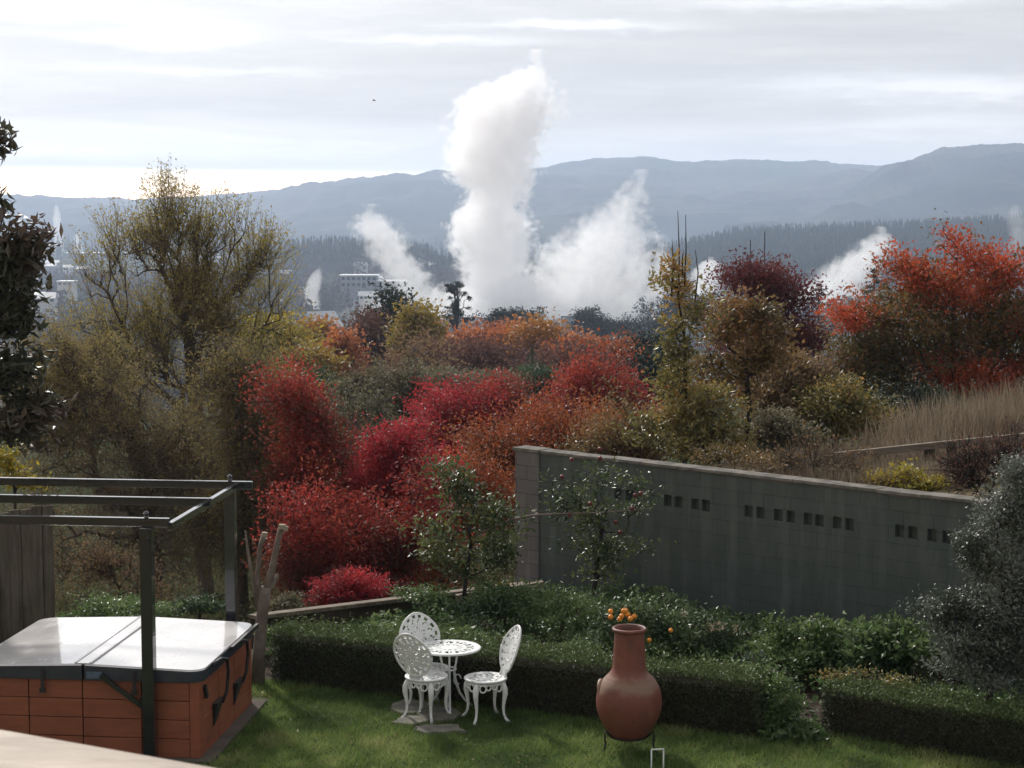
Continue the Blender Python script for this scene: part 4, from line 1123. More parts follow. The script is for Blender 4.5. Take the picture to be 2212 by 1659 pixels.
def edging():
    a, b = at(545, 1333, 21.9), at(1180, 1256, 25.9)
    root = thing('timber_edging', 'low weathered timber rail edging behind the left hedge, running to the block wall', 'edging', ((a[0] + b[0]) / 2, (a[1] + b[1]) / 2, 0))
    d = (b - a) / np.linalg.norm(b - a)
    n = np.array([-d[1], d[0], 0])
    L_ = np.linalg.norm(b - a)
    for i, (s0, s1) in enumerate(((0, 0.52), (0.525, 1.0))):
        p, q = a + d * L_ * s0, a + d * L_ * s1
        bevel(MB().bar(p, q, 0.15, 0.05).build('top_rail', M_TIMB, root), 0.006)
        z = np.array([0, 0, 0.115])
        bevel(MB().bar(p - z + n * 0.03, q - z + n * 0.03, 0.05, 0.17).build('side_board', M_TIMBD, root), 0.005)
        bevel(MB().bar(p - z * 2.7 + n * 0.03, q - z * 2.7 + n * 0.03, 0.05, 0.17).build('side_board', M_TIMBD, root), 0.005)
    for s in np.linspace(0.04, 0.97, 5):
        p = a + d * L_ * s + n * 0.11
        MB().box((p[0], p[1], (p[2] - 0.03) / 2 - 0.2), (0.1, 0.1, p[2] + 0.37)).build('post', M_TIMBD, root)
edging()
o = bevel(MB().bar(at(985, 1292, 24.2), at(1175, 1262, 24.4), 0.10, 0.09).build('timber_beam', M_TIMB), 0.008)
tag(o, 'loose weathered timber beam lying by the foot of the bare wall end', 'beam')

def bank_fence():
    pts = [(1560, 1006), (1740, 992), (1800, 985), (2010, 963), (2060, 955), (2260, 938)]
    P = [at(px, py, 27.6 - 0.9 * i / 5) for i, (px, py) in enumerate(pts)]
    root = thing('rail_fence', 'low weathered rail fence on short posts along the dry grass bank', 'fence', (P[2][0], P[2][1], float(bank_z(P[2][0], P[2][1]))))
    for p, q in ((P[0], P[1]), (P[2], P[3]), (P[3], P[5])):
        bevel(MB().bar(p, q + (q - p) * 0.02, 0.10, 0.10).build('rail', M_TIMB, root), 0.006)
    for p, w in ((P[0], 0.1), (P[1] + (P[2] - P[1]) * 0.9, 0.16), (P[3], 0.16), (P[4], 0.14)):
        g = float(bank_z(p[0], p[1])) - 0.4
        bevel(MB().box((p[0], p[1] + 0.11, (g + p[2]) / 2), (w, 0.12, p[2] - g)).build('post', M_TIMBD, root), 0.006)
bank_fence()
o = bevel(MB().bar(at(1608, 1024, 26.3), at(1690, 1012, 26.5), 0.12, 0.06).build('timber_plank', M_TIMB), 0.006)
tag(o, 'short pale plank lying just behind the wall cap under the rail fence', 'plank')

def board_fence():
    a, b = at(118, 1300, 21.6), np.array([-7.6, 18.6, 0.0])
    a[2] = 0
    root = thing('board_fence', 'tall weathered vertical board fence on the left of the hot tub', 'fence', a)
    d = (b - a); ln = np.linalg.norm(d); d /= ln
    n = np.array([d[1], -d[0], 0])
    rr = random.Random(8)
    x = 0.0
    k = 0
    while x < ln:
        w = 0.16
        c = a + d * (x + w / 2) + n * (0.012 if k % 2 else 0.0)
        h = 1.92 + rr.uniform(-0.012, 0.012)
        bevel(MB().box((c[0], c[1], h / 2), (w - 0.004, 0.022, h), math.atan2(d[1], d[0])).build('board', M_FENCE, root), 0.003)
        x += w
        k += 1
    for z in (0.35, 1.0, 1.65):
        MB().bar(a + np.array([0, 0, z]) + n * 0.05, b + np.array([0, 0, z]) + n * 0.05, 0.045, 0.09).build('rail', M_FENCE, root)
    for s in (0.02, 0.5, 0.98):
        c = a + d * ln * s + n * 0.12
        MB().box((c[0], c[1], 0.98), (0.1, 0.1, 1.96), math.atan2(d[1], d[0])).build('post', M_FENCE, root)
board_fence()

# deck rail close to the camera
def deck_rail():
    zt = HC - 0.545
    p, q = on(0, 1572, zt), on(490, 1659, zt)
    d = (q - p) / np.linalg.norm(q - p)
    n = np.array([d[1], -d[0], 0])
    w = 0.14
    if n[1] > 0: n = -n
    root = thing('deck_railing', 'pale timber deck railing crossing the near left corner, out of focus', 'railing', ((p[0] + q[0]) / 2, (p[1] + q[1]) / 2, zt - 1.05))
    M = mat('pale_rail_timber', rough=0.6, spec=0.35, build=woodcol((0.15, 0.105, 0.07), (0.36, 0.29, 0.225), (3, 11, 11)), bump=(8, 0.25, (1, 8, 8)))
    p2, q2 = p - d * 1.2, q + d * 1.3
    c = n * w / 2 + np.array([0, 0, -0.022])
    bevel(MB().bar(p2 + c, q2 + c, w, 0.044).build('top_rail', M, root), 0.006, 3)
    z2 = np.array([0, 0, -0.9])
    bevel(MB().bar(p2 + c + z2, q2 + c + z2, 0.09, 0.045).build('bottom_rail', M, root), 0.004)
    ln = np.linalg.norm(q2 - p2)
    for s in np.arange(0.08, ln, 0.12):
        e = p2 + d * s + c + np.array([0, 0, -0.024])
        MB().bar(e, e + np.array([0, 0, -0.856]), 0.035, 0.035).build('baluster', M, root)
deck_rail()

# ================================================================== HOT TUB
NR, FR = on(430, 1640, 0.02), on(540, 1345, 0.92)
TA = math.atan2(FR[1] - NR[1], FR[0] - NR[0]) - math.pi / 2       # turn of the tub
def hot_tub():
    W, D = 2.28, 2.02
    root = thing('hot_tub', 'square hot tub in orange brown planks under a glossy folded cover', 'hot tub', (NR[0], NR[1], 0), TA)
    MW = mat('cabinet_planks', rough=0.5, spec=0.4, build=woodcol((0.205, 0.062, 0.030), (0.275, 0.088, 0.042), (1.2, 1.2, 9)), bump=(9, 0.12, (1, 1, 8)))
    MK = mat('black_plastic', (0.016, 0.016, 0.018), 0.45, 0.4, vary=(6, (0.03, 0.03, 0.032), 0.4, 0.7))
    MN = mat('navy_vinyl', (0.022, 0.027, 0.038), 0.38, 0.5, vary=(5, (0.035, 0.042, 0.055), 0.4, 0.7), bump=(7, 0.5))
    def lidc(nt, tc, p):
        a = noise(nt, mapping(nt, tc, (1.2, 0.6, 1)), 1.6, 4, 0.55)
        put(nt, p.inputs['Roughness'], ramp(nt, a, [(0.4, 0.22), (0.65, 0.38)]))
        return mixc(nt, ramp(nt, noise(nt, tc, 1.3, 5, 0.6), [(0.4, 0.0), (0.65, 1.0)]), (0.50, 0.48, 0.47), (0.62, 0.60, 0.59))
    ML = mat('wet_cover_vinyl', rough=0.28, spec=0.8, build=lidc, bump=(2, 0.04), coat=0.9)
    core = MB().box((-W / 2, D / 2, 0.40), (W - 0.05, D - 0.05, 0.78))
    mesh('inner_shell', np.concatenate(core.V), core.F, MK, root, local=True)
    # planked cabinet: front panels and right-hand panels, five planks each, corner posts
    cab = MB()
    rows = 4
    ph = 0.76 / rows
    for (x0, x1) in ((-2.28, -1.72), (-1.71, -1.17), (-1.16, -0.57), (-0.56, -0.085)):
        for k in range(rows):
            cab.box(((x0 + x1) / 2, 0.0, 0.03 + ph * (k + 0.5)), (x1 - x0, 0.036, ph - 0.006))
    for (y0, y1) in ((0.085, 0.68), (0.69, 1.30), (1.31, 1.935)):
        for k in range(rows):
            cab.box((0.0, (y0 + y1) / 2, 0.03 + ph * (k + 0.5)), (0.036, y1 - y0, ph - 0.006))
            cab.box((-W, (y0 + y1) / 2, 0.03 + ph * (k + 0.5)), (0.036, y1 - y0, ph - 0.006))
    for x in (-W + 0.03, -0.032):
        for y in (0.032, D - 0.03):
            cab.box((x, y, 0.41), (0.10, 0.10, 0.775))
    bevel(mesh('cabinet', np.concatenate(cab.V), cab.F, MW, root, local=True), 0.006)
    # cover: two tapered foam halves meeting at a fold
    def half(x0, x1, z0, z1):
        """rounded-corner slab between x0 (outer) and x1 (fold)"""
        r, n = 0.16, 8
        ya, yb = -0.06, D + 0.06
        s = 1 if x1 > x0 else -1
        out = [(x1, ya), (x0 + s * r, ya)]
        out += [(x0 + s * r - s * r * math.sin(t), ya + r - r * math.cos(t)) for t in np.linspace(0.1, math.pi / 2, n)]
        out += [(x0 + s * r - s * r * math.cos(t), yb - r + r * math.sin(t)) for t in np.linspace(0, math.pi / 2 - 0.1, n)]
        out += [(x0 + s * r, yb), (x1, yb)]
        m_ = len(out)
        zt = lambda x: z0 + (z1 - z0) * (x - x0) / (x1 - x0)
        V = [(x, y, 0.80) for x, y in out] + [(x, y, zt(x) - 0.012) for x, y in out]
        return V, m_, out, zt
    sk, tp = MB(), MB()
    for x0, x1 in ((0.06, -W / 2 + 0.012), (-W - 0.06, -W / 2 - 0.012)):
        V, m_, out, zt = half(x0, x1, 0.915, 0.955)
        sk.add(V, [np.array([[i, (i + 1) % m_, m_ + (i + 1) % m_, m_ + i] for i in range(m_)])])
        cx, cy_ = np.mean([o_[0] for o_ in out]), np.mean([o_[1] for o_ in out])
        T = [(x, y, zt(x) - 0.010) for x, y in out] + [(cx + (x - cx) * 0.975, cy_ + (y - cy_) * 0.985, zt(x) + 0.006) for x, y in out]
        tp.add(T, [np.array([[i, (i + 1) % m_, m_ + (i + 1) % m_, m_ + i] for i in range(m_)]), np.array([[m_ + i for i in range(m_)]])])
    cover = mesh('cover', np.concatenate(tp.V), tp.F, ML, root, local=True)
    mesh('cover_skirt', np.concatenate(sk.V), sk.F, MN, cover, local=True)
    fold = MB().box((-W / 2, D / 2, 0.962), (0.13, D + 0.10, 0.012)).tube([(-W / 2 - 0.075, -0.05, 0.966), (-W / 2 - 0.075, D + 0.05, 0.966)], 0.012, 8).tube([(-W / 2 + 0.075, -0.05, 0.966), (-W / 2 + 0.075, D + 0.05, 0.966)], 0.012, 8)
    mesh('cover_fold', np.concatenate(fold.V), fold.F, ML, cover, local=True)
    for x in (-1.55, -0.62):
        st = MB().bar((x, -0.072, 0.90), (x, -0.075, 0.70), 0.035, 0.008).box((x, -0.075, 0.69), (0.06, 0.02, 0.05))
        mesh('strap', np.concatenate(st.V), st.F, MK, root, local=True)
    bd = MB().box((-1.02, -0.075, 0.855), (0.16, 0.012, 0.07))
    bevel(mesh('label_patch', np.concatenate(bd.V), bd.F, mat('faded_blue_patch', (0.10, 0.14, 0.19), 0.6, 0.3, vary=(9, (0.05, 0.07, 0.1), 0.4, 0.7)), root, local=True), 0.004)
    # cover lifter on the right side: bent bars and triangular brackets
    for i, (y, z) in enumerate(((0.62, 0.0), (1.42, 0.0))):
        ar = MB().tube([(0.075, y - 0.34, 0.90), (0.10, y - 0.10, 0.905), (0.115, y + 0.06, 0.86), (0.115, y + 0.10, 0.72), (0.10, y + 0.08, 0.52), (0.07, y + 0.02, 0.42)], 0.018, 8)
        mesh('lifter_arm', np.concatenate(ar.V), ar.F, MK, root, True, local=True)
        tb = MB().add([(0.022, y - 0.18, 0.46), (0.022, y + 0.10, 0.46), (0.022, y - 0.16, 0.22), (0.075, y - 0.18, 0.46), (0.075, y + 0.10, 0.46), (0.03, y - 0.16, 0.22)],
                      [np.array([[0, 2, 1], [3, 4, 5]]), np.array([[0, 1, 4, 3], [1, 2, 5, 4], [2, 0, 3, 5]])])
        mesh('lifter_bracket', np.concatenate(tb.V), tb.F, MK, root, local=True)
    br = MB().bar((0.09, 0.95, 0.90), (0.09, D + 0.02, 0.90), 0.03, 0.045)
    mesh('lifter_bar', np.concatenate(br.V), br.F, MK, root, local=True)
    kn = MB().tube([(-1.05 + 0.5, -0.02, 0.62), (-0.55, -0.05, 0.62)], 0.022, 10)
    mesh('latch', np.concatenate(kn.V), kn.F, MK, root, local=True)
    hd = MB().box((0.035, 0.16, 0.66), (0.03, 0.05, 0.14), 0, 0.5)
    mesh('handle', np.concatenate(hd.V), hd.F, MK, root, local=True)
hot_tub()
RT = np.array(Matrix.Rotation(TA, 3, 'Z'))
def tub(x, y, z): return RT @ np.array([x, y, z]) + np.array([NR[0], NR[1], 0])
pad = MB().box((-1.06, 1.05, 0.01), (2.43, 2.3, 0.05))
pad.V = [v @ RT.T + np.array([NR[0], NR[1], 0]) for v in pad.V]
o = bevel(pad.build('concrete_slab', mat('concrete_pad', (0.085, 0.070, 0.06), 0.9, 0.1, vary=(3, (0.13, 0.11, 0.095), 0.4, 0.7), bump=(20, 0.5))), 0.01)
tag(o, 'grey concrete slab carrying the hot tub', 'slab')

def pergola():
    MP = mat('black_powder_coat', (0.012, 0.013, 0.016), 0.2, 0.6, vary=(3, (0.02, 0.021, 0.024), 0.4, 0.7), coat=0.9)
    n0 = at(326, 1640, 17.58); n0[2] = 0; f0 = at(501, 1350, 20.05); f0[2] = 0
    zt = 2.34
    root = thing('metal_pergola', 'black metal pergola frame standing round the hot tub', 'pergola', (n0[0], n0[1], 0))
    left = np.array([math.cos(TA), math.sin(TA), 0]) * -2.9
    for p in (n0, f0, n0 + left, f0 + left):
        po = bevel(MB().box((p[0], p[1], zt / 2), (0.115, 0.115, zt), TA).build('post', MP, root), 0.006)
        MB().box((p[0], p[1], 0.012), (0.24, 0.24, 0.02), TA).build('foot_plate', MP, po)
    n1 = at(366, 1127, 17.60); f1 = at(503, 1046, 20.05); m1 = at(456, 1083, 18.85)
    for a, over in ((n1, 0.0), (m1, 0.0), (f1, 0.22)):
        a = a.copy()
        e = a + left * 1.08 - left / 2.9 * over * 0
        s = a - left / 2.9 * over
        s[2] = e[2] = zt + 0.045
        bevel(MB().bar(s, e, 0.06, 0.085).build('long_beam', MP, root), 0.005)
    a, b = n1.copy(), f1.copy()
    a[2] = b[2] = zt + 0.005
    bevel(MB().bar(a, b, 0.055, 0.075).build('side_beam', MP, root), 0.005)
    for p in (n0, f0):
        MB().tube([(p[0], p[1], zt + 0.088), (p[0], p[1], zt + 0.115)], 0.022, 10).lathe([(0.0, 0.165), (0.02, 0.155), (0.032, 0.135), (0.02, 0.115), (0.0, 0.11)], 12, (p[0], p[1], zt - 0.0)).build('finial', MP, root, True)
    p = n0
    MB().bar((p[0], p[1] + 0.02, 0.50), tub(-0.95, -0.10, 0.86), 0.03, 0.045).build('brace', MP, root)
    c = MB().tube([(p[0] + 0.02, p[1] - 0.075, zt - 0.13), (p[0] + 0.02, p[1] - 0.075, zt - 0.09)], 0.02, 10)
    c.build('bolt', MP, root)
pergola()

# ================================================================== CAST METAL TABLE AND CHAIRS
def whitec(nt, tc, p):
    return mixc(nt, ramp(nt, noise(nt, tc, 22, 5, 0.7), [(0.52, 0.0), (0.7, 1.0)]), (0.72, 0.73, 0.72), (0.50, 0.51, 0.49))
M_CAST = mat('white_cast_metal', rough=0.42, spec=0.4, build=whitec, bump=(60, 0.15))

def pierced(fun, rings, sect, holes, thick):
    """polar plate: fun(r 0..1, angle) -> point; holes(i, j) says which cells are cut out"""
    V = [fun(0, 0)]
    for r in rings:
        for j in range(sect):
            V.append(fun(r, j / sect * 2 * math.pi))
    F4, F3 = [], [[0, 1 + j, 1 + (j + 1) % sect] for j in range(sect)]
    for i in range(len(rings) - 1):
        for j in range(sect):
            if not holes(i, j):
                F4.append([1 + i * sect + j, 1 + (i + 1) * sect + j, 1 + (i + 1) * sect + (j + 1) % sect, 1 + i * sect + (j + 1) % sect])
    return np.array(V), [np.array(F3), np.array(F4)], thick

def solid(name, V, F, th, m, parent):
    o = mesh(name, V, F, m, parent, False, local=True)
    s = o.modifiers.new('thickness', 'SOLIDIFY')
    s.thickness = th
    s.offset = 0
    return o

def cabriole(mb, ang, pts, n=8):
    mb.tube([(r * math.cos(ang), r * math.sin(ang), z) for r, z, w in pts], [w for r, z, w in pts], n)

def make_table():
    t = thing('garden_table', 'round white cast metal garden table with a pierced top between the three white chairs', 'table')
    rings = [0.10, 0.2, 0.26, 0.42, 0.5, 0.56, 0.74, 0.82, 0.9, 1.0]
    V, F, th = pierced(lambda r, a: (0.335 * r * math.cos(a), 0.335 * r * math.sin(a), 0.70 - 0.004 * (r < 0.85)), rings, 72,
                       lambda i, j: (i in (2, 3) and j % 6 in (1, 2, 4) and i == 2 + (j % 2)) or (i in (5,) and j % 6 in (0, 1, 3)) or (i == 6 and j % 4 in (1, 2)), 0.008)
    solid('tabletop', V, F, th, M_CAST, t)
    ring = MB().tube([(0.335 * math.cos(a), 0.335 * math.sin(a), 0.692) for a in np.linspace(0, 2 * math.pi, 49)], 0.012, 8)
    mesh('rim', np.concatenate(ring.V), ring.F, M_CAST, t, True, local=True)
    for k in range(3):
        a = k * 2 * math.pi / 3 + 0.25
        lg = MB()
        cabriole(lg, a, [(0.13, 0.69, .013), (0.105, 0.60, .012), (0.085, 0.50, .012), (0.065, 0.42, .014), (0.075, 0.34, .017), (0.10, 0.27, .016), (0.135, 0.18, .013), (0.20, 0.09, .012), (0.265, 0.03, .012), (0.295, 0.008, .016)])
        sc = [(0.07 + 0.045 * math.cos(u), 0.33 + 0.055 * math.sin(u)) for u in np.linspace(0, 5.2, 14)]
        lg.tube([((0.035 + r) * math.cos(a), (0.035 + r) * math.sin(a), z) for r, z in sc], 0.008, 6)
        mesh('leg', np.concatenate(lg.V), lg.F, M_CAST, t, True, local=True)
    rg_ = MB().tube([(0.075 * math.cos(a), 0.075 * math.sin(a), 0.46) for a in np.linspace(0, 2 * math.pi, 25)], 0.009, 6)
    mesh('leg_ring', np.concatenate(rg_.V), rg_.F, M_CAST, t, True, local=True)
    return t

def make_chair(label):
    """faces +Y; seat centre over the origin"""
    t = thing('garden_chair', label, 'chair', group='white cast metal garden chairs')
    rings = [0.18, 0.3, 0.45, 0.55, 0.72, 0.82, 0.92, 1.0]
    V, F, th = pierced(lambda r, a: (0.205 * r * math.cos(a), 0.205 * r * math.sin(a), 0.432 - 0.012 * (1 - r * r)), rings, 48,
                       lambda i, j: (i == 1 and j % 6 in (1, 2)) or (i == 3 and j % 4 in (0, 1)) or (i == 4 and j % 8 in (2, 3)), 0.009)
    solid('seat', V, F, th, M_CAST, t)
    ap = MB().tube([(0.205 * math.cos(a), 0.205 * math.sin(a), 0.428) for a in np.linspace(0, 2 * math.pi, 41)], 0.012, 8)
    ap.tube([(0.19 * math.cos(a), 0.19 * math.sin(a), 0.40) for a in np.linspace(0, 2 * math.pi, 41)], 0.011, 6)
    for k in range(4):
        for s in (-1, 1):
            a0 = k * math.pi / 2 + math.pi / 4
            for (off, zz, rr) in ((0.33, 0.362, 0.036), (0.62, 0.375, 0.026)):
                ap.tube([(0.192 * math.cos(a0 + s * off + rr * 4.6 * math.cos(u)), 0.192 * math.sin(a0 + s * off + rr * 4.6 * math.cos(u)), zz + rr * math.sin(u)) for u in np.linspace(0.3, 6.4, 15)], 0.0085, 6)
    mesh('apron', np.concatenate(ap.V), ap.F, M_CAST, t, True, local=True)
    for k in range(4):
        lg = MB()
        cabriole(lg, k * math.pi / 2 + math.pi / 4, [(0.175, 0.425, .016), (0.195, 0.385, .026), (0.212, 0.34, .031), (0.216, 0.29, .028), (0.205, 0.22, .020), (0.196, 0.15, .015), (0.202, 0.09, .013), (0.222, 0.045, .014), (0.245, 0.02, .018), (0.262, 0.012, .014)])
        mesh('leg', np.concatenate(lg.V), lg.F, M_CAST, t, True, local=True)
    def bk(r, a):
        u, v = math.cos(a), math.sin(a)
        w = 0.215 * (1 - 0.26 * max(0, v) ** 2 + 0.05 * v) * r * u
        h = 0.70 + 0.225 * r * v
        x = w
        y = -0.185 - (h - 0.44) * 0.34 + 0.62 * x * x
        return (x, y, h)
    rings = [0.12, 0.22, 0.34, 0.42, 0.5, 0.56, 0.68, 0.76, 0.8, 0.93, 1.0]
    V, F, th = pierced(bk, rings, 60, lambda i, j: (i == 1 and j % 10 in (2, 7)) or (i == 2 and j % 10 in (3, 4)) or (i == 5 and j % 5 == 0) or (i == 6 and j % 5 == 1) or (i == 8 and j % 4 in (0, 1)), 0.009)
    b = solid('backrest', V, F, th, M_CAST, t)
    fr = MB().tube([bk(1.0, a) for a in np.linspace(0, 2 * math.pi, 49)], 0.011, 8).tube([bk(0.53, a) for a in np.linspace(0, 2 * math.pi, 41)], 0.0085, 6)
    mesh('back_frame', np.concatenate(fr.V), fr.F, M_CAST, b, True, local=True)
    nk = MB()
    for s in (-1, 1):
        nk.tube([(s * 0.075, -0.175, 0.43), (s * 0.062, -0.19, 0.475), (s * 0.085, -0.20, 0.53)], [0.014, 0.013, 0.012], 7)
    nk.bar((0, -0.183, 0.43), (0, -0.20, 0.52), 0.10, 0.009)
    mesh('back_neck', np.concatenate(nk.V), nk.F, M_CAST, b, False, local=True)
    return t

tb = make_table()
tb.location = tuple(on(970, 1398, 0.70) * np.array([1, 1, 0]))
tb.rotation_euler = (0, 0, 0.35)
ch = make_chair('white cast chair nearest the hot tub, seen from behind, its back to the viewer')
def seat_at(px, py, rz, first=False, label=None):
    p = on(px, py, 0.44)
    loc = (p[0], p[1], 0)
    if first:
        ch.location = loc
        ch.scale = (1.07, 1.07, 1.07)
        ch.rotation_euler = (0, 0, rz)
        return ch
    return dup(ch, loc, rz, label)
seat_at(921, 1464, -math.atan2(.5, .87), True)
seat_at(926, 1447, math.pi + 0.42, label='white cast chair behind the table against the hedge, its back facing the viewer')
seat_at(1049, 1468, math.pi - 1.24, label='white cast chair on the right of the table, seen sideways')

# stepping stones under the furniture
M_STONE = mat('flat_stone', (0.12, 0.115, 0.10), 0.9, 0.15, vary=(6, (0.19, 0.18, 0.15), 0.4, 0.65), bump=(16, 0.7))
def slab(px, py, rx, ry, seed, label, z=0.02):
    c = on(px, py)
    rr = np.random.default_rng(seed)
    n = 16
    an = np.arange(n) / n * 2 * math.pi
    rad = 1 + 0.13 * rr.normal(size=n)
    X = c[0] + rx * rad * np.cos(an); Yy = c[1] + ry * rad * np.sin(an)
    V = np.concatenate([np.stack([X, Yy, np.full(n, 0.0)], 1), np.stack([c[0] + (X - c[0]) * .96, c[1] + (Yy - c[1]) * .96, np.full(n, z + 0.02)], 1)])
    j = np.arange(n)
    o = mesh('stepping_stone', V, [np.stack([j, (j + 1) % n, n + (j + 1) % n, n + j], 1), np.array([list(range(n, 2 * n))])], M_STONE)
    return tag(bevel(o, 0.008), label, 'stone', 'stepping stones under the garden furniture')
slab(885, 1532, 0.20, 0.30, 1, 'flat grey stone under the rear feet of the chair nearest the hot tub')
slab(948, 1547, 0.24, 0.30, 2, 'flat grey stone under the middle of the white table')
slab(888, 1562, 0.17, 0.18, 3, 'small flat stone under the left front foot of the chair nearest the hot tub')
slab(945, 1580, 0.26, 0.16, 4, 'flat grey stone farthest forward on the lawn before the chair')

# ================================================================== CHIMENEA
def chimenea():
    p = on(1358, 1622)
    root = thing('chimenea', 'round bellied terracotta chimenea with a tall neck on a black wire stand', 'chimenea', (p[0], p[1], 0))
    def clay(nt, tc, p_):
        sp = node(nt, 'ShaderNodeSeparateXYZ'); put(nt, sp.inputs[0], tc)
        a = noise(nt, tc, 5, 6, 0.62)
        c = mixc(nt, ramp(nt, a, [(0.38, 0.0), (0.66, 1.0)]), (0.15, 0.047, 0.032), (0.20, 0.072, 0.047))
        h = mth(nt, 'ADD', sp.outputs[2], mth(nt, 'MULTIPLY', mth(nt, 'SUBTRACT', a, 0.5), 0.35))
        w = ramp(nt, mth(nt, 'DIVIDE', h, 1.3), [(0.48, 0.0), (0.545, 0.85), (0.58, 0.75), (0.62, 0.0)])
        c = mixc(nt, w, c, (0.22, 0.145, 0.10))
        g = noise(nt, mapping(nt, tc, (1, 1, 26)), 1.5, 3, 0.5)
        c = mixc(nt, ramp(nt, g, [(0.5, 0.0), (0.8, 0.35)]), c, (0.15, 0.055, 0.04))
        so = noise(nt, mapping(nt, tc, (1, 1, 0.6), (3, 1, 2)), 4.2, 6, 0.68)
        top = mth(nt, 'MULTIPLY', mth(nt, 'DIVIDE', mth(nt, 'SUBTRACT', sp.outputs[2], 1.02), 0.22, clamp=True), 0.16)
        return mixc(nt, ramp(nt, mth(nt, 'ADD', so, top), [(0.57, 0.0), (0.72, 0.6)]), c, (0.075, 0.042, 0.034))
    MC = mat('terracotta_clay', rough=0.55, spec=0.35, build=clay, bump=(10, 0.2, (1, 1, 5)))
    z0 = 0.165
    prof = [(0.0, z0 + 0.03), (0.15, z0 + 0.012), (0.19, z0 + 0.0), (0.205, z0 + 0.03), (0.255, z0 + 0.10), (0.298, z0 + 0.18), (0.324, z0 + 0.27), (0.331, z0 + 0.35), (0.322, z0 + 0.43), (0.298, z0 + 0.505), (0.258, z0 + 0.57), (0.208, z0 + 0.62), (0.178, z0 + 0.66), (0.166, z0 + 0.71), (0.160, z0 + 0.80), (0.154, z0 + 0.92), (0.150, z0 + 1.02), (0.149, z0 + 1.055)]
    rim = [(0.166, z0 + 1.058), (0.176, z0 + 1.072), (0.172, z0 + 1.090), (0.158, z0 + 1.098), (0.143, z0 + 1.088), (0.132, z0 + 1.04), (0.128, z0 + 0.8), (0.13, z0 + 0.66)]
    b = MB().lathe(prof, 48)
    mesh('belly', np.concatenate(b.V), b.F, MC, root, True, local=True)
    r = MB().lathe([(0.149, z0 + 1.055)] + rim, 48)
    mesh('rim', np.concatenate(r.V), r.F, MC, root, True, local=True)
    # fire mouth lip on the side turned away to the left
    lp = MB().tube([(-0.285 + 0.012 * math.sin(2 * u), 0.115 * math.cos(u) + 0.05, z0 + 0.40 + 0.135 * math.sin(u)) for u in np.linspace(0, 2 * math.pi, 33)], 0.026, 8)
    mesh('mouth_lip', np.concatenate(lp.V), lp.F, MC, root, True, local=True)
    MI = mat('black_iron', (0.012, 0.012, 0.012), 0.6, 0.3, vary=(8, (0.03, 0.025, 0.02), 0.4, 0.7))
    rg_ = MB().tube([(0.19 * math.cos(a), 0.19 * math.sin(a), z0 - 0.006) for a in np.linspace(0, 2 * math.pi, 41)], 0.009, 6)
    st = mesh('stand_ring', np.concatenate(rg_.V), rg_.F, MI, root, True, local=True)
    for a in (math.radians(205), math.radians(335), math.radians(100)):
        lg = MB()
        cabriole(lg, a, [(0.19, z0 - 0.006, .009), (0.225, z0 + 0.03, .010), (0.262, z0 + 0.075, .011), (0.272, z0 + 0.02, .011), (0.262, 0.11, .011), (0.272, 0.06, .011), (0.30, 0.018, .011), (0.325, 0.007, .011)], 6)
        mesh('leg', np.concatenate(lg.V), lg.F, MI, st, True, local=True)
chimenea()

# croquet hoop
p0 = on(1420, 1672)
hp = MB()
for s in (-1, 1):
    hp.tube([(p0[0] + s * 0.058, p0[1], -0.05), (p0[0] + s * 0.058, p0[1], 0.235)], 0.0075, 8)
hp.tube([(p0[0] - 0.064, p0[1], 0.240), (p0[0] + 0.064, p0[1], 0.246)], 0.0085, 8)
tag(hp.build('croquet_hoop', mat('white_hoop_paint', (0.70, 0.72, 0.68), 0.5, 0.4, vary=(20, (0.5, 0.52, 0.46), 0.5, 0.7)), None, True), 'white wire croquet hoop standing in the lawn in front of the chimenea', 'hoop')

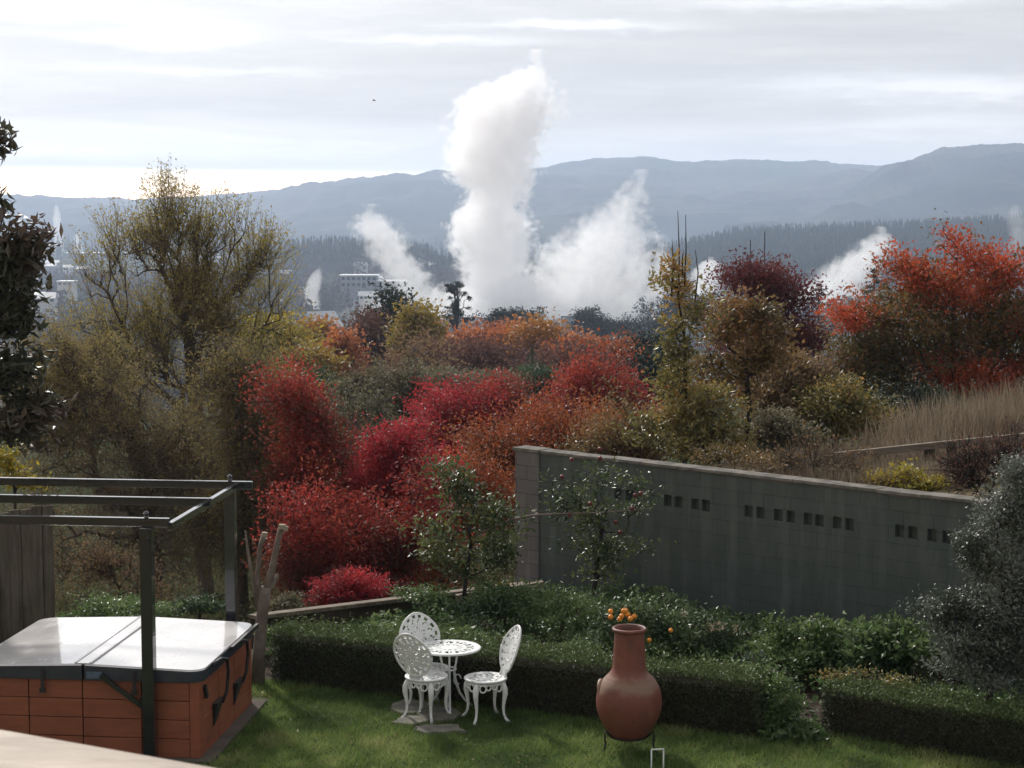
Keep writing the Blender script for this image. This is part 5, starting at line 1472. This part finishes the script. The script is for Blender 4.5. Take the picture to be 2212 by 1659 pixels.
# ================================================================== GARDEN PLANTS
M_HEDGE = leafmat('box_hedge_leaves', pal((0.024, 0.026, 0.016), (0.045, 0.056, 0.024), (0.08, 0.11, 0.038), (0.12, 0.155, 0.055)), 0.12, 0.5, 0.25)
M_HCORE = mat('hedge_twigs', (0.035, 0.030, 0.024), 0.95, 0.05, vary=(20, (0.05, 0.042, 0.034), 0.4, 0.65))
def hedge(label, a, b, dep, h, seed, dens=5200):
    rr = np.random.default_rng(seed)
    d = (b - a); ln = np.linalg.norm(d); d /= ln
    n = np.array([-d[1], d[0], 0])
    c = (a + b) / 2
    root = thing('box_hedge', label, 'hedge', (c[0], c[1], 0))
    core = MB()
    k = int(ln / 0.4)
    for i in range(k):
        s = (i + 0.5) / k * (ln - 0.14) + 0.07
        m_ = a + d * s + n * dep / 2
        core.box((m_[0], m_[1], (h - 0.13) / 2), (ln / k + 0.003 * (i % 2), dep - 0.20 + 0.004 * (i % 2), h - 0.13 + 0.003 * (i % 2)), math.atan2(d[1], d[0]))
    core.build('core', M_HCORE, root)
    A = ln * h, ln * dep, dep * h, dep * h
    N = [int(dens * q) for q in (A[0], A[1], A[2], A[3])]
    pts, nor, tt = [], [], []
    def lump(s, t): return 0.085 * (fbm(s * 2.0, t * 2.4, seed) - 0.5) * 2 + 0.035 * (fbm(s * 8, t * 8, seed + 5) - 0.5) * 2
    r1, r2 = rr.random(N[0]), rr.random(N[0])
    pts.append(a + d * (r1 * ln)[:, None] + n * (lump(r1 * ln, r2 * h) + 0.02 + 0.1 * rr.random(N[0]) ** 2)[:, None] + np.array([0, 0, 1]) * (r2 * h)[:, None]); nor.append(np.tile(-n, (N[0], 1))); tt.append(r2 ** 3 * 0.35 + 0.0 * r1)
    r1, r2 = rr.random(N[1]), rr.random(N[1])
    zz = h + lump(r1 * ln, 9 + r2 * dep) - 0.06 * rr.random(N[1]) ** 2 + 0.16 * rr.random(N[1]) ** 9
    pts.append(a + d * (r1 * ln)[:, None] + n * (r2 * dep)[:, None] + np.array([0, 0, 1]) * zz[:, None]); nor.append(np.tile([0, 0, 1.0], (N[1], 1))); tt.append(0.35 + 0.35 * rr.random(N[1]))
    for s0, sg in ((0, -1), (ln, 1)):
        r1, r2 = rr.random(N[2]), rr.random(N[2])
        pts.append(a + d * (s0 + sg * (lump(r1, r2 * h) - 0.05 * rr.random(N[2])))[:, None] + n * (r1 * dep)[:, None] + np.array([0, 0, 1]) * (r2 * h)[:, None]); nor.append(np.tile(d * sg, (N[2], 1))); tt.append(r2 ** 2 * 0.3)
    P, Nn, T = np.concatenate(pts), np.concatenate(nor), np.concatenate(tt)
    V, F = leaves(rr, P, 0.034 * (0.6 + 0.8 * rr.random(len(P))), 0.019, Nn * 0.55 + np.array([0, 0, 0.3]), 0.8)
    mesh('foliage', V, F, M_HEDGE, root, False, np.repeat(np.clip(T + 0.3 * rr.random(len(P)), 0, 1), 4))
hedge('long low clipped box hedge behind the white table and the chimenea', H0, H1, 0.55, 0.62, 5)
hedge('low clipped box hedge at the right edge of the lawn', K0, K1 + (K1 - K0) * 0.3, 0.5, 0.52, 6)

# lawn grass
M_BLADE = leafmat('lawn_grass_blades', pal((0.048, 0.080, 0.024), (0.085, 0.135, 0.038), (0.145, 0.20, 0.056), (0.24, 0.26, 0.10)), 0.35, 0.6, 0.2)
rg = np.random.default_rng(9)
n = 330000
y = 15.0 + 8.5 * rg.random(n)
x = (rg.random(n) * 2300 - 60 - 1106) / FPX * y * 1.03
front = np.where(x < (H1[0] + K0[0]) / 2, H0[1] + (x - H0[0]) / (H1[0] - H0[0]) * (H1[1] - H0[1]), K0[1] + (x - K0[0]) / (K1[0] - K0[0]) * (K1[1] - K0[1]))
lx, ly = x - NR[0], y - NR[1]
tx, ty = lx * math.cos(TA) + ly * math.sin(TA), -lx * math.sin(TA) + ly * math.cos(TA)
k = (y < front + 0.1) & ~((tx < 0.17) & (ty > -0.17) & (ty < 2.4))
for (px, py, rx, ry) in ((885, 1532, .20, .30), (948, 1547, .24, .30), (888, 1562, .17, .18), (945, 1580, .26, .16)):
    c = on(px, py)
    k &= (((x - c[0]) / rx) ** 2 + ((y - c[1]) / ry) ** 2 > 0.9) | (rg.random(n) < 0.06)
x, y = x[k], y[k]
f1, f2 = fbm(x / 0.7, y / 0.7, 61), fbm(x / 0.16, y / 0.16, 62)
H = 0.022 + 0.065 * rg.random(len(x)) * (0.5 + f1) * (0.5 + f2)
V, F = blades(rg, np.stack([x, y, np.zeros(len(x))], 1), H, np.full(len(x), 0.010), 0.6)
T = np.clip(0.46 + 1.7 * (f1 - 0.5) + 0.8 * (f2 - 0.5) + 0.35 * (rg.random(len(x)) - 0.5), 0, 1)
kind(mesh('grass', V, F, M_BLADE, None, False, np.repeat(T, 3)), 'stuff')
# fallen leaves
n = 700
y = 15.8 + 4.5 * rg.random(n); x = (rg.random(n) * 1700 + 430 - 1106) / FPX * y
k = y < H0[1] + (x - H0[0]) / (H1[0] - H0[0]) * (H1[1] - H0[1]) - 0.1
P = np.stack([x, y, 0.03 + 0.02 * rg.random(n)], 1)[k]
V, F = leaves(rg, P, 0.034 * (0.5 + 1.0 * rg.random(len(P))), 0.022, None, 1.0)
V[:, 2] = 0.035 + (V[:, 2] - np.repeat(P[:, 2], 4)) * 0.35
kind(mesh('fallen_leaves', V, F, leafmat('fallen_leaf', pal((0.06, 0.035, 0.02), (0.16, 0.09, 0.03), (0.25, 0.18, 0.06), (0.20, 0.05, 0.03)), 0.2), None, False, np.repeat(rg.random(len(P)), 4)), 'stuff')

# low ground cover in the bed
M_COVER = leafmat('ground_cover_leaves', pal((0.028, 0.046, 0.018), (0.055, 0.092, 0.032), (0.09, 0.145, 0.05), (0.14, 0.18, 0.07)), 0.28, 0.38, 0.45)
def in_bed(x, y):
    hb = np.where(x < H1[0], H0[1] + (x - H0[0]) / (H1[0] - H0[0]) * (H1[1] - H0[1]) + 0.6, np.where(x > K0[0], K0[1] + (x - K0[0]) / (K1[0] - K0[0]) * (K1[1] - K0[1]) + 0.6, H1[1] - 0.2))
    s = (x - WA[0]) * WD[0] + (y - WA[1]) * WD[1]; t = (x - WA[0]) * WN[0] + (y - WA[1]) * WN[1]
    return (y > hb) & ((t < -0.08) | (s < 0)) & (y < 25.3) & (y < 22.2 + (x + 3.2) * 0.92 + 0.0)
n = 120000
y = 16.5 + 9 * rg.random(n); x = (rg.random(n) * 1800 + 540 - 1106) / FPX * y
path = (x > H1[0] - 0.1) & (x < K0[0] + 0.1) & (y < K0[1] + 1.2)
f = fbm(x / 0.5, y / 0.5, 71)
k = in_bed(x, y) & (rg.random(n) < np.clip((f - 0.3) * 4, 0.05, 1)) & ~((np.hypot((x - on(1742, 1540)[0]) / 0.28, (y - on(1742, 1540)[1]) / 0.55) < 1) & (rg.random(n) < 0.93))
x, y, f, path = x[k], y[k], f[k], path[k]
h = np.where(path, 0.12, 0.42 * f + 0.10) * np.where((x < 1.0) & (y > 22.6), 0.45, 1.0)
P = np.stack([x, y, 0.02 + h * rg.random(len(x)) ** 0.6], 1)
sz = np.where(fbm(x / 0.9, y / 0.9, 73) > 0.5, 0.085, 0.05)
V, F = leaves(rg, P, sz * (0.6 + 0.8 * rg.random(len(P))), sz * 0.6, np.array([0, -0.1, 0.25]), 0.9)
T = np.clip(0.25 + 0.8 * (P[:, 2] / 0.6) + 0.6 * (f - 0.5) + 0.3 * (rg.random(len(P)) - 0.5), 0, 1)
kind(mesh('ground_cover', V, F, M_COVER, None, False, np.repeat(T, 4)), 'stuff')

def gp(name, label, px, d, lobes, m, n, per, leaf, clump, seed, bark=BARK, rt=0.02, z=0.0, cat='shrub', **k):
    return scr(name, label, cat, px, d, lobes, m, n, per, leaf, clump, seed, bark, rt, z, **k)
M_SHINY = leafmat('glossy_shrub_leaves', pal((0.018, 0.030, 0.012), (0.038, 0.058, 0.020), (0.075, 0.095, 0.035), (0.14, 0.15, 0.045)), 0.25, 0.28, 0.6)
M_SILV = leafmat('silver_shrub_leaves', pal((0.022, 0.030, 0.020), (0.05, 0.062, 0.045), (0.11, 0.125, 0.10), (0.17, 0.185, 0.16)), 0.15, 0.25, 0.7)
M_MAGN = leafmat('magnolia_leaves', pal((0.026, 0.032, 0.018), (0.05, 0.05, 0.03), (0.085, 0.062, 0.045), (0.12, 0.085, 0.066)), 0.18, 0.25, 0.7)
gp('mixed_shrub', 'open leafy shrub with lime new shoots just left of the bare wall end', 1005, 23.2, [(985, 1040, 40, 40), (960, 1110, 46, 50), (1030, 1090, 46, 50), (1080, 1150, 40, 60), (980, 1190, 50, 50), (1050, 1220, 60, 50), (960, 1160, 40, 50)], M_SHINY, 210, 17, 0.075, 0.11, 110, BARK_DARK, 0.03, bias=0.15, rmin=0.005)
gp('lower_shrub', 'dark low shrub under the open leafy shrub, beside the timber edging', 1020, 22.6, [(960, 1300, 60, 34), (1040, 1300, 60, 30), (1100, 1300, 44, 30)], M_COVER, 90, 60, 0.06, 0.1, 111, BARK_DARK)
ap = gp('apple_tree', 'small apple tree with dark red apples trained against the block wall', 1278, 23.4, [(1240, 1030, 50, 40), (1310, 1040, 60, 44), (1220, 1090, 50, 40), (1380, 1080, 40, 30), (1300, 1110, 60, 40), (1260, 1170, 60, 50), (1330, 1180, 60, 40), (1300, 1240, 50, 40)], M_SHINY, 190, 14, 0.07, 0.10, 112, BARK_DARK, 0.035, trunk_to=at(1300, 1130, 23.4), cat='tree', bias=0.15, rmin=0.006)
MB().tube([at(a, b, 23.1) for a, b in ((1022, 1160), (1060, 1142), (1100, 1124), (1150, 1113), (1210, 1110), (1280, 1108), (1340, 1104), (1410, 1098))], [0.016, 0.016, 0.015, 0.014, 0.012, 0.010, 0.008, 0.004], 6).build('long_branch', BARK_PALE, ap, True)
M_APPLE = mat('dark_red_apple', (0.10, 0.016, 0.018), 0.4, 0.35, vary=(18, (0.15, 0.035, 0.025), 0.4, 0.7))
M_ORANGE = mat('orange_peel', (0.75, 0.25, 0.02), 0.42, 0.4, vary=(18, (0.82, 0.33, 0.04), 0.4, 0.7), bump=(120, 0.2))
def fruits(name, pts, d, r, m, labels, cat, group):
    """fruit hang on twigs: things of their own"""
    for i, (a, b) in enumerate(pts):
        c = at(a, b, d - 0.12 * (i % 3))
        prof = [(0.0, -r * 0.86), (r * 0.5, -r * 0.88), (r * 0.86, -r * 0.5), (r, 0.0), (r * 0.88, r * 0.5), (r * 0.5, r * 0.86), (r * 0.16, r * 0.86), (0.0, r * 0.72)]
        mb = MB().lathe(prof, 14, c).tube([c + np.array([0, 0, r * 0.72]), c + np.array([0.004, 0, r * 1.5])], 0.003, 5)
        tag(mb.build(name, m, None, True), labels[min(i, len(labels) - 1)], cat, group)
fruits('apple', [(1235, 993), (1296, 990), (1214, 1030), (1372, 1070), (1384, 1066), (1366, 1098), (1230, 1112), (1330, 1128), (1275, 1088), (1340, 1150), (1225, 880), (1232, 890), (1296, 970)], 23.1, 0.030, M_APPLE, ['small dark red apple hanging among the apple tree leaves by the block wall'], 'apple', 'apples on the apple tree')
M_CITRUS = leafmat('citrus_leaves', pal((0.018, 0.034, 0.014), (0.036, 0.064, 0.022), (0.07, 0.105, 0.04), (0.11, 0.14, 0.06)), 0.22, 0.3, 0.55)
gp('orange_tree', 'bushy little orange tree behind the chimenea neck', 1362, 20.9, [(1340, 1328, 44, 26), (1400, 1330, 40, 30), (1370, 1370, 60, 40), (1440, 1370, 50, 40), (1320, 1380, 44, 40)], M_CITRUS, 150, 44, 0.06, 0.085, 113, BARK_DARK, cat='tree')
fruits('orange_fruit', [(1319, 1321), (1319, 1333), (1347, 1320), (1356, 1328), (1343, 1331), (1362, 1337), (1370, 1332), (1339, 1337), (1352, 1320)], 20.55, 0.031, M_ORANGE, ['ripe orange fruit in the cluster just above the chimenea rim'], 'orange', 'oranges above the chimenea')
fruits('orange_fruit', [(1403, 1383), (1449, 1362)], 20.4, 0.026, M_ORANGE, ['lower single orange fruit right of the chimenea neck', 'single orange fruit farthest right, on the twig above the hedge'], 'orange', 'oranges above the chimenea')
gp('flower_shrub', 'leafy shrub with pale seed heads in front of the green wall', 1530, 21.6, [(1450, 1320, 36, 30), (1510, 1350, 60, 30), (1570, 1370, 30, 24), (1480, 1380, 60, 30), (1560, 1410, 50, 30)], M_CITRUS, 120, 36, 0.055, 0.1, 114, BARK_TWIG)
M_HEAD = leafmat('pale_seed_heads', pal((0.30, 0.24, 0.16), (0.42, 0.36, 0.26)), 0.3)
C, _ = lobe_points(rg, [L(1545, 1357, 34, 10, 21.3), L(1470, 1330, 20, 14, 21.3), L(1585, 1355, 8, 6, 21.3)], 60)
C = np.repeat(C, 4, 0) + rg.normal(size=(240, 3)) * 0.012
V, F = leaves(rg, C, 0.03, 0.02)
kind(mesh('seed_heads', V, F, M_HEAD, None, False, np.repeat(rg.random(240), 4)), 'stuff')
GL = 'leafy clumps at the foot of the green wall'
M_WEED = leafmat('weed_leaves', pal((0.032, 0.055, 0.018), (0.06, 0.10, 0.03), (0.10, 0.155, 0.05), (0.15, 0.2, 0.07)), 0.3, 0.4, 0.4)
gp('bed_plant', 'upright green clump with a tall pointed shoot, before the middle of the wall', 1690, 20.9, [(1680, 1360, 14, 24), (1700, 1390, 40, 30), (1730, 1400, 40, 34)], M_WEED, 80, 50, 0.06, 0.08, 115, BARK_TWIG, group=GL)
gp('bed_plant', 'rounded green clump right of the one with the tall shoot', 1790, 20.5, [(1780, 1380, 40, 34), (1820, 1400, 50, 34), (1760, 1420, 40, 24)], M_WEED, 90, 56, 0.07, 0.09, 116, BARK_TWIG, group=GL)
gp('bed_plant', 'large leaved green clump beside the silver leaved shrub', 1920, 20.0, [(1880, 1385, 40, 30), (1930, 1390, 60, 40), (1980, 1400, 40, 44), (1900, 1430, 50, 26)], M_COVER, 100, 50, 0.10, 0.1, 117, BARK_TWIG, group=GL)
gp('bed_plant', 'low green weeds on the path between the two hedges', 1680, 18.6, [(1690, 1500, 40, 24), (1660, 1560, 30, 24), (1720, 1590, 40, 18), (1690, 1540, 26, 20)], M_WEED, 80, 50, 0.05, 0.08, 118, BARK_TWIG, group=None)
gp('bed_plant', 'grassy green tuft behind the long hedge under the apple tree', 1200, 22.3, [(1190, 1310, 70, 26), (1280, 1330, 60, 26), (1120, 1330, 50, 20)], M_WEED, 100, 60, 0.07, 0.1, 119, BARK_TWIG, wl=0.25)
gp('bed_plant', 'pale yellow topped plants behind the right hedge', 1860, 18.9, [(1830, 1462, 60, 8), (1920, 1468, 60, 8)], M_PEAR, 40, 24, 0.04, 0.06, 120, BARK_TWIG)
gp('big_leaf_plant', 'broad yellowing leaves of a plant by the foot of the bare wall end', 1090, 23.0, [(1085, 1272, 16, 10), (1105, 1292, 22, 10)], M_YELL, 9, 2, 0.17, 0.05, 121, BARK_TWIG, wl=0.75, fold=0.1)
gp('silver_shrub', 'large shrub with small glossy silver green leaves at the right edge', 2150, 18.4,
   [(2200, 1030, 34, 50), (2160, 1110, 44, 40), (2220, 1130, 60, 70), (2110, 1180, 40, 34), (2150, 1220, 70, 60), (2050, 1320, 50, 40), (2120, 1340, 90, 70), (2220, 1300, 80, 100), (2080, 1420, 60, 50), (2180, 1450, 100, 60)],
   M_SILV, 620, 60, 0.046, 0.085, 122, BARK_DARK, 0.04, gaps=0, wl=0.5, bias=0.15, rmin=0.005, power=0.6)
# dark glossy tree at the left edge
tree('magnolia_tree', 'dark evergreen tree with big glossy leaves at the left edge of the view', 'tree', (-6.9, 20.6, 0),
     [L(-20, 300, 40, 40, 20.5), L(-30, 450, 40, 34, 20.5), L(25, 545, 44, 44, 20.5), L(70, 520, 30, 30, 20.5), L(40, 610, 50, 44, 20.5), L(10, 680, 50, 50, 20.5), L(30, 800, 50, 40, 20.5), L(60, 880, 44, 40, 20.5), L(30, 935, 60, 34, 20.5), L(-60, 600, 80, 200, 20.5), L(-60, 850, 80, 120, 20.5)],
     M_MAGN, BARK_DARK, 300, 22, 0.16, 0.38, 0.10, 0.12, 130, trunk_to=at(-60, 480, 20.6), gaps=0, power=0.5, bias=0.15)
gp('lime_shrub', 'bright lime leaved shrub at the left edge above the pergola beams', 10, 23.5, [(5, 990, 26, 24), (30, 1020, 24, 20), (60, 1040, 30, 14)], M_YELL, 40, 24, 0.08, 0.09, 131, BARK_DARK)
gp('undergrowth', 'green leafy undergrowth just behind the hot tub', 300, 22.8, [(180, 1310, 70, 16), (270, 1316, 70, 14), (370, 1316, 60, 14)], M_WEED, 90, 50, 0.05, 0.09, 132, BARK_TWIG)
gp('dry_brush', 'pale dry branchy brush behind the hot tub, under the willow', 250, 26, [(190, 1230, 60, 34), (260, 1250, 60, 34), (330, 1290, 50, 24)], M_BARE, 110, 26, 0.05, 0.1, 133, BARK_TWIG, z=-0.3, twigs=4, twig_len=0.3, twig_r=0.005)
gp('leaf_clump', 'pale green strappy clump between the far pergola post and the undergrowth', 420, 23, [(420, 1305, 34, 14), (450, 1312, 26, 10)], M_GREEN, 40, 30, 0.09, 0.07, 134, BARK_TWIG, wl=0.25)
gp('leaf_clump', 'grey green clump at the corner where the timber edging begins', 620, 23.3, [(618, 1302, 24, 14), (590, 1318, 26, 12)], M_SCRUB, 40, 30, 0.06, 0.06, 135, BARK_TWIG)
gp('dry_hedge', 'dark brown leafless hedge behind the rail fence at the right edge', 2150, 23.4, [(2090, 1010, 50, 40), (2160, 1000, 60, 50), (2240, 1000, 80, 60), (2120, 1050, 60, 20)], M_PURP, 170, 20, 0.04, 0.14, 136, BARK_DARK, 0.02, bz(2150, 23.4), twigs=7, twig_len=0.3, twig_r=0.004)
gp('wall_weeds', 'sparse weeds with yellow leaves spilling behind the cap of the block wall', 1600, 25, [(1560, 985, 60, 20), (1660, 1000, 60, 14)], M_PEARB, 60, 26, 0.05, 0.08, 137, BARK_TWIG, 0.01, 1.3)

# pollarded stump beside the tub
def stump():
    d = 20.55
    b = at(556, 1482, d); b[2] = 0
    root = thing('pollarded_tree', 'bare pollarded tree with cut pale branch ends beside the hot tub', 'tree', b)
    MB().tube([b, at(560, 1400, d), at(566, 1330, d), at(574, 1268, d)], [0.085, 0.068, 0.066, 0.07], 10).build('trunk', BARK_PALE, root, True)
    for pts, rad in ((((572, 1290), (588, 1230), (600, 1170), (608, 1138)), (0.055, 0.04, 0.032, 0.036)), (((564, 1310), (556, 1250), (562, 1180), (570, 1155)), (0.045, 0.03, 0.026, 0.032)), (((562, 1330), (545, 1250), (534, 1180), (530, 1145)), (0.03, 0.02, 0.015, 0.01)), (((574, 1280), (590, 1262), (600, 1240)), (0.045, 0.03, 0.02))):
        MB().tube([at(px, py, d + 0.02 * i) for i, (px, py) in enumerate(pts)], rad, 8).build('branch', BARK_PALE, root, True)
    MC = mat('cut_wood', (0.34, 0.29, 0.22), 0.9, 0.1, vary=(30, (0.24, 0.2, 0.15), 0.4, 0.7))
    for px, py, r in ((609, 1137, 0.042), (617, 1141, 0.028), (571, 1154, 0.036)):
        c = at(px, py, d)
        MB().tube([c - np.array([0, 0, 0.03]), c + np.array([0.004, 0, 0.022])], [r * 0.9, r], 9).build('cut_end', MC, root)
stump()
# garden rock beyond the hedge
rr = np.random.default_rng(4)
c = on(1640, 1448)
u = unit(rr.normal(size=(1, 3)))
th_, ph_ = np.meshgrid(np.linspace(0.05, math.pi - 0.05, 10), np.linspace(0, 2 * math.pi, 17)[:-1], indexing='ij')
S = np.stack([np.sin(th_) * np.cos(ph_), np.sin(th_) * np.sin(ph_), np.cos(th_)], 2).reshape(-1, 3)
S = S * (1 + 0.22 * (fbm(S[:, 0] * 2 + 5, S[:, 1] * 2 + S[:, 2], 5)[:, None] - 0.5))
V = c + S * np.array([0.24, 0.18, 0.13]) + np.array([0, 0, 0.10])
F = np.array([[i * 16 + j, (i + 1) * 16 + j, (i + 1) * 16 + (j + 1) % 16, i * 16 + (j + 1) % 16] for i in range(9) for j in range(16)])
F2 = np.array([list(range(16)), [9 * 16 + j for j in range(16)][::-1]])
tag(mesh('garden_rock', V, [F, F2], mat('grey_rock', (0.07, 0.075, 0.078), 0.85, 0.2, vary=(7, (0.12, 0.125, 0.125), 0.4, 0.65), bump=(12, 0.8)), None, False), 'dark blue grey rock among the leaves behind the long hedge', 'rock')
# one bird high up
bp = at(808, 217, 330)
mb = MB().tube([bp + np.array([-0.3, 0, 0]), bp + np.array([-0.1, 0, 0.03]), bp + np.array([0.15, 0, 0.02]), bp + np.array([0.32, 0, 0.0])], [0.03, 0.11, 0.10, 0.02], 8)
for s in (-1, 1):
    mb.add([bp + np.array(v) for v in ((0.12, 0, 0.05), (-0.12, 0, 0.05), (-0.16, s * 0.35, 0.16), (0.06, s * 0.38, 0.17), (-0.2, s * 0.75, 0.08))], [np.array([[0, 1, 2, 3]]), np.array([[3, 2, 4]])])
tag(mb.build('bird', mat('dark_feathers', (0.03, 0.03, 0.032), 0.8, 0.2, vary=(9, (0.05, 0.05, 0.05), 0.4, 0.7))), 'tiny dark bird flying in the sky left of the tall steam column', 'bird')

# ================================================================== HAZE
def haze():
    m = bpy.data.materials.new('valley_haze')
    m.use_nodes = True
    nt = m.node_tree
    nt.nodes.clear()
    out = node(nt, 'ShaderNodeOutputMaterial')
    v = node(nt, 'ShaderNodeVolumePrincipled')
    v.inputs['Color'].default_value = (0.62, 0.76, 1.0, 1)
    v.inputs['Density'].default_value = 0.00018
    v.inputs['Anisotropy'].default_value = 0.3
    nt.links.new(v.outputs[0], out.inputs['Volume'])
    b = MB().box((0, 3150, 55), (9000, 6900, 242))
    o = b.build('haze', m)
    kind(o, 'stuff')
haze()
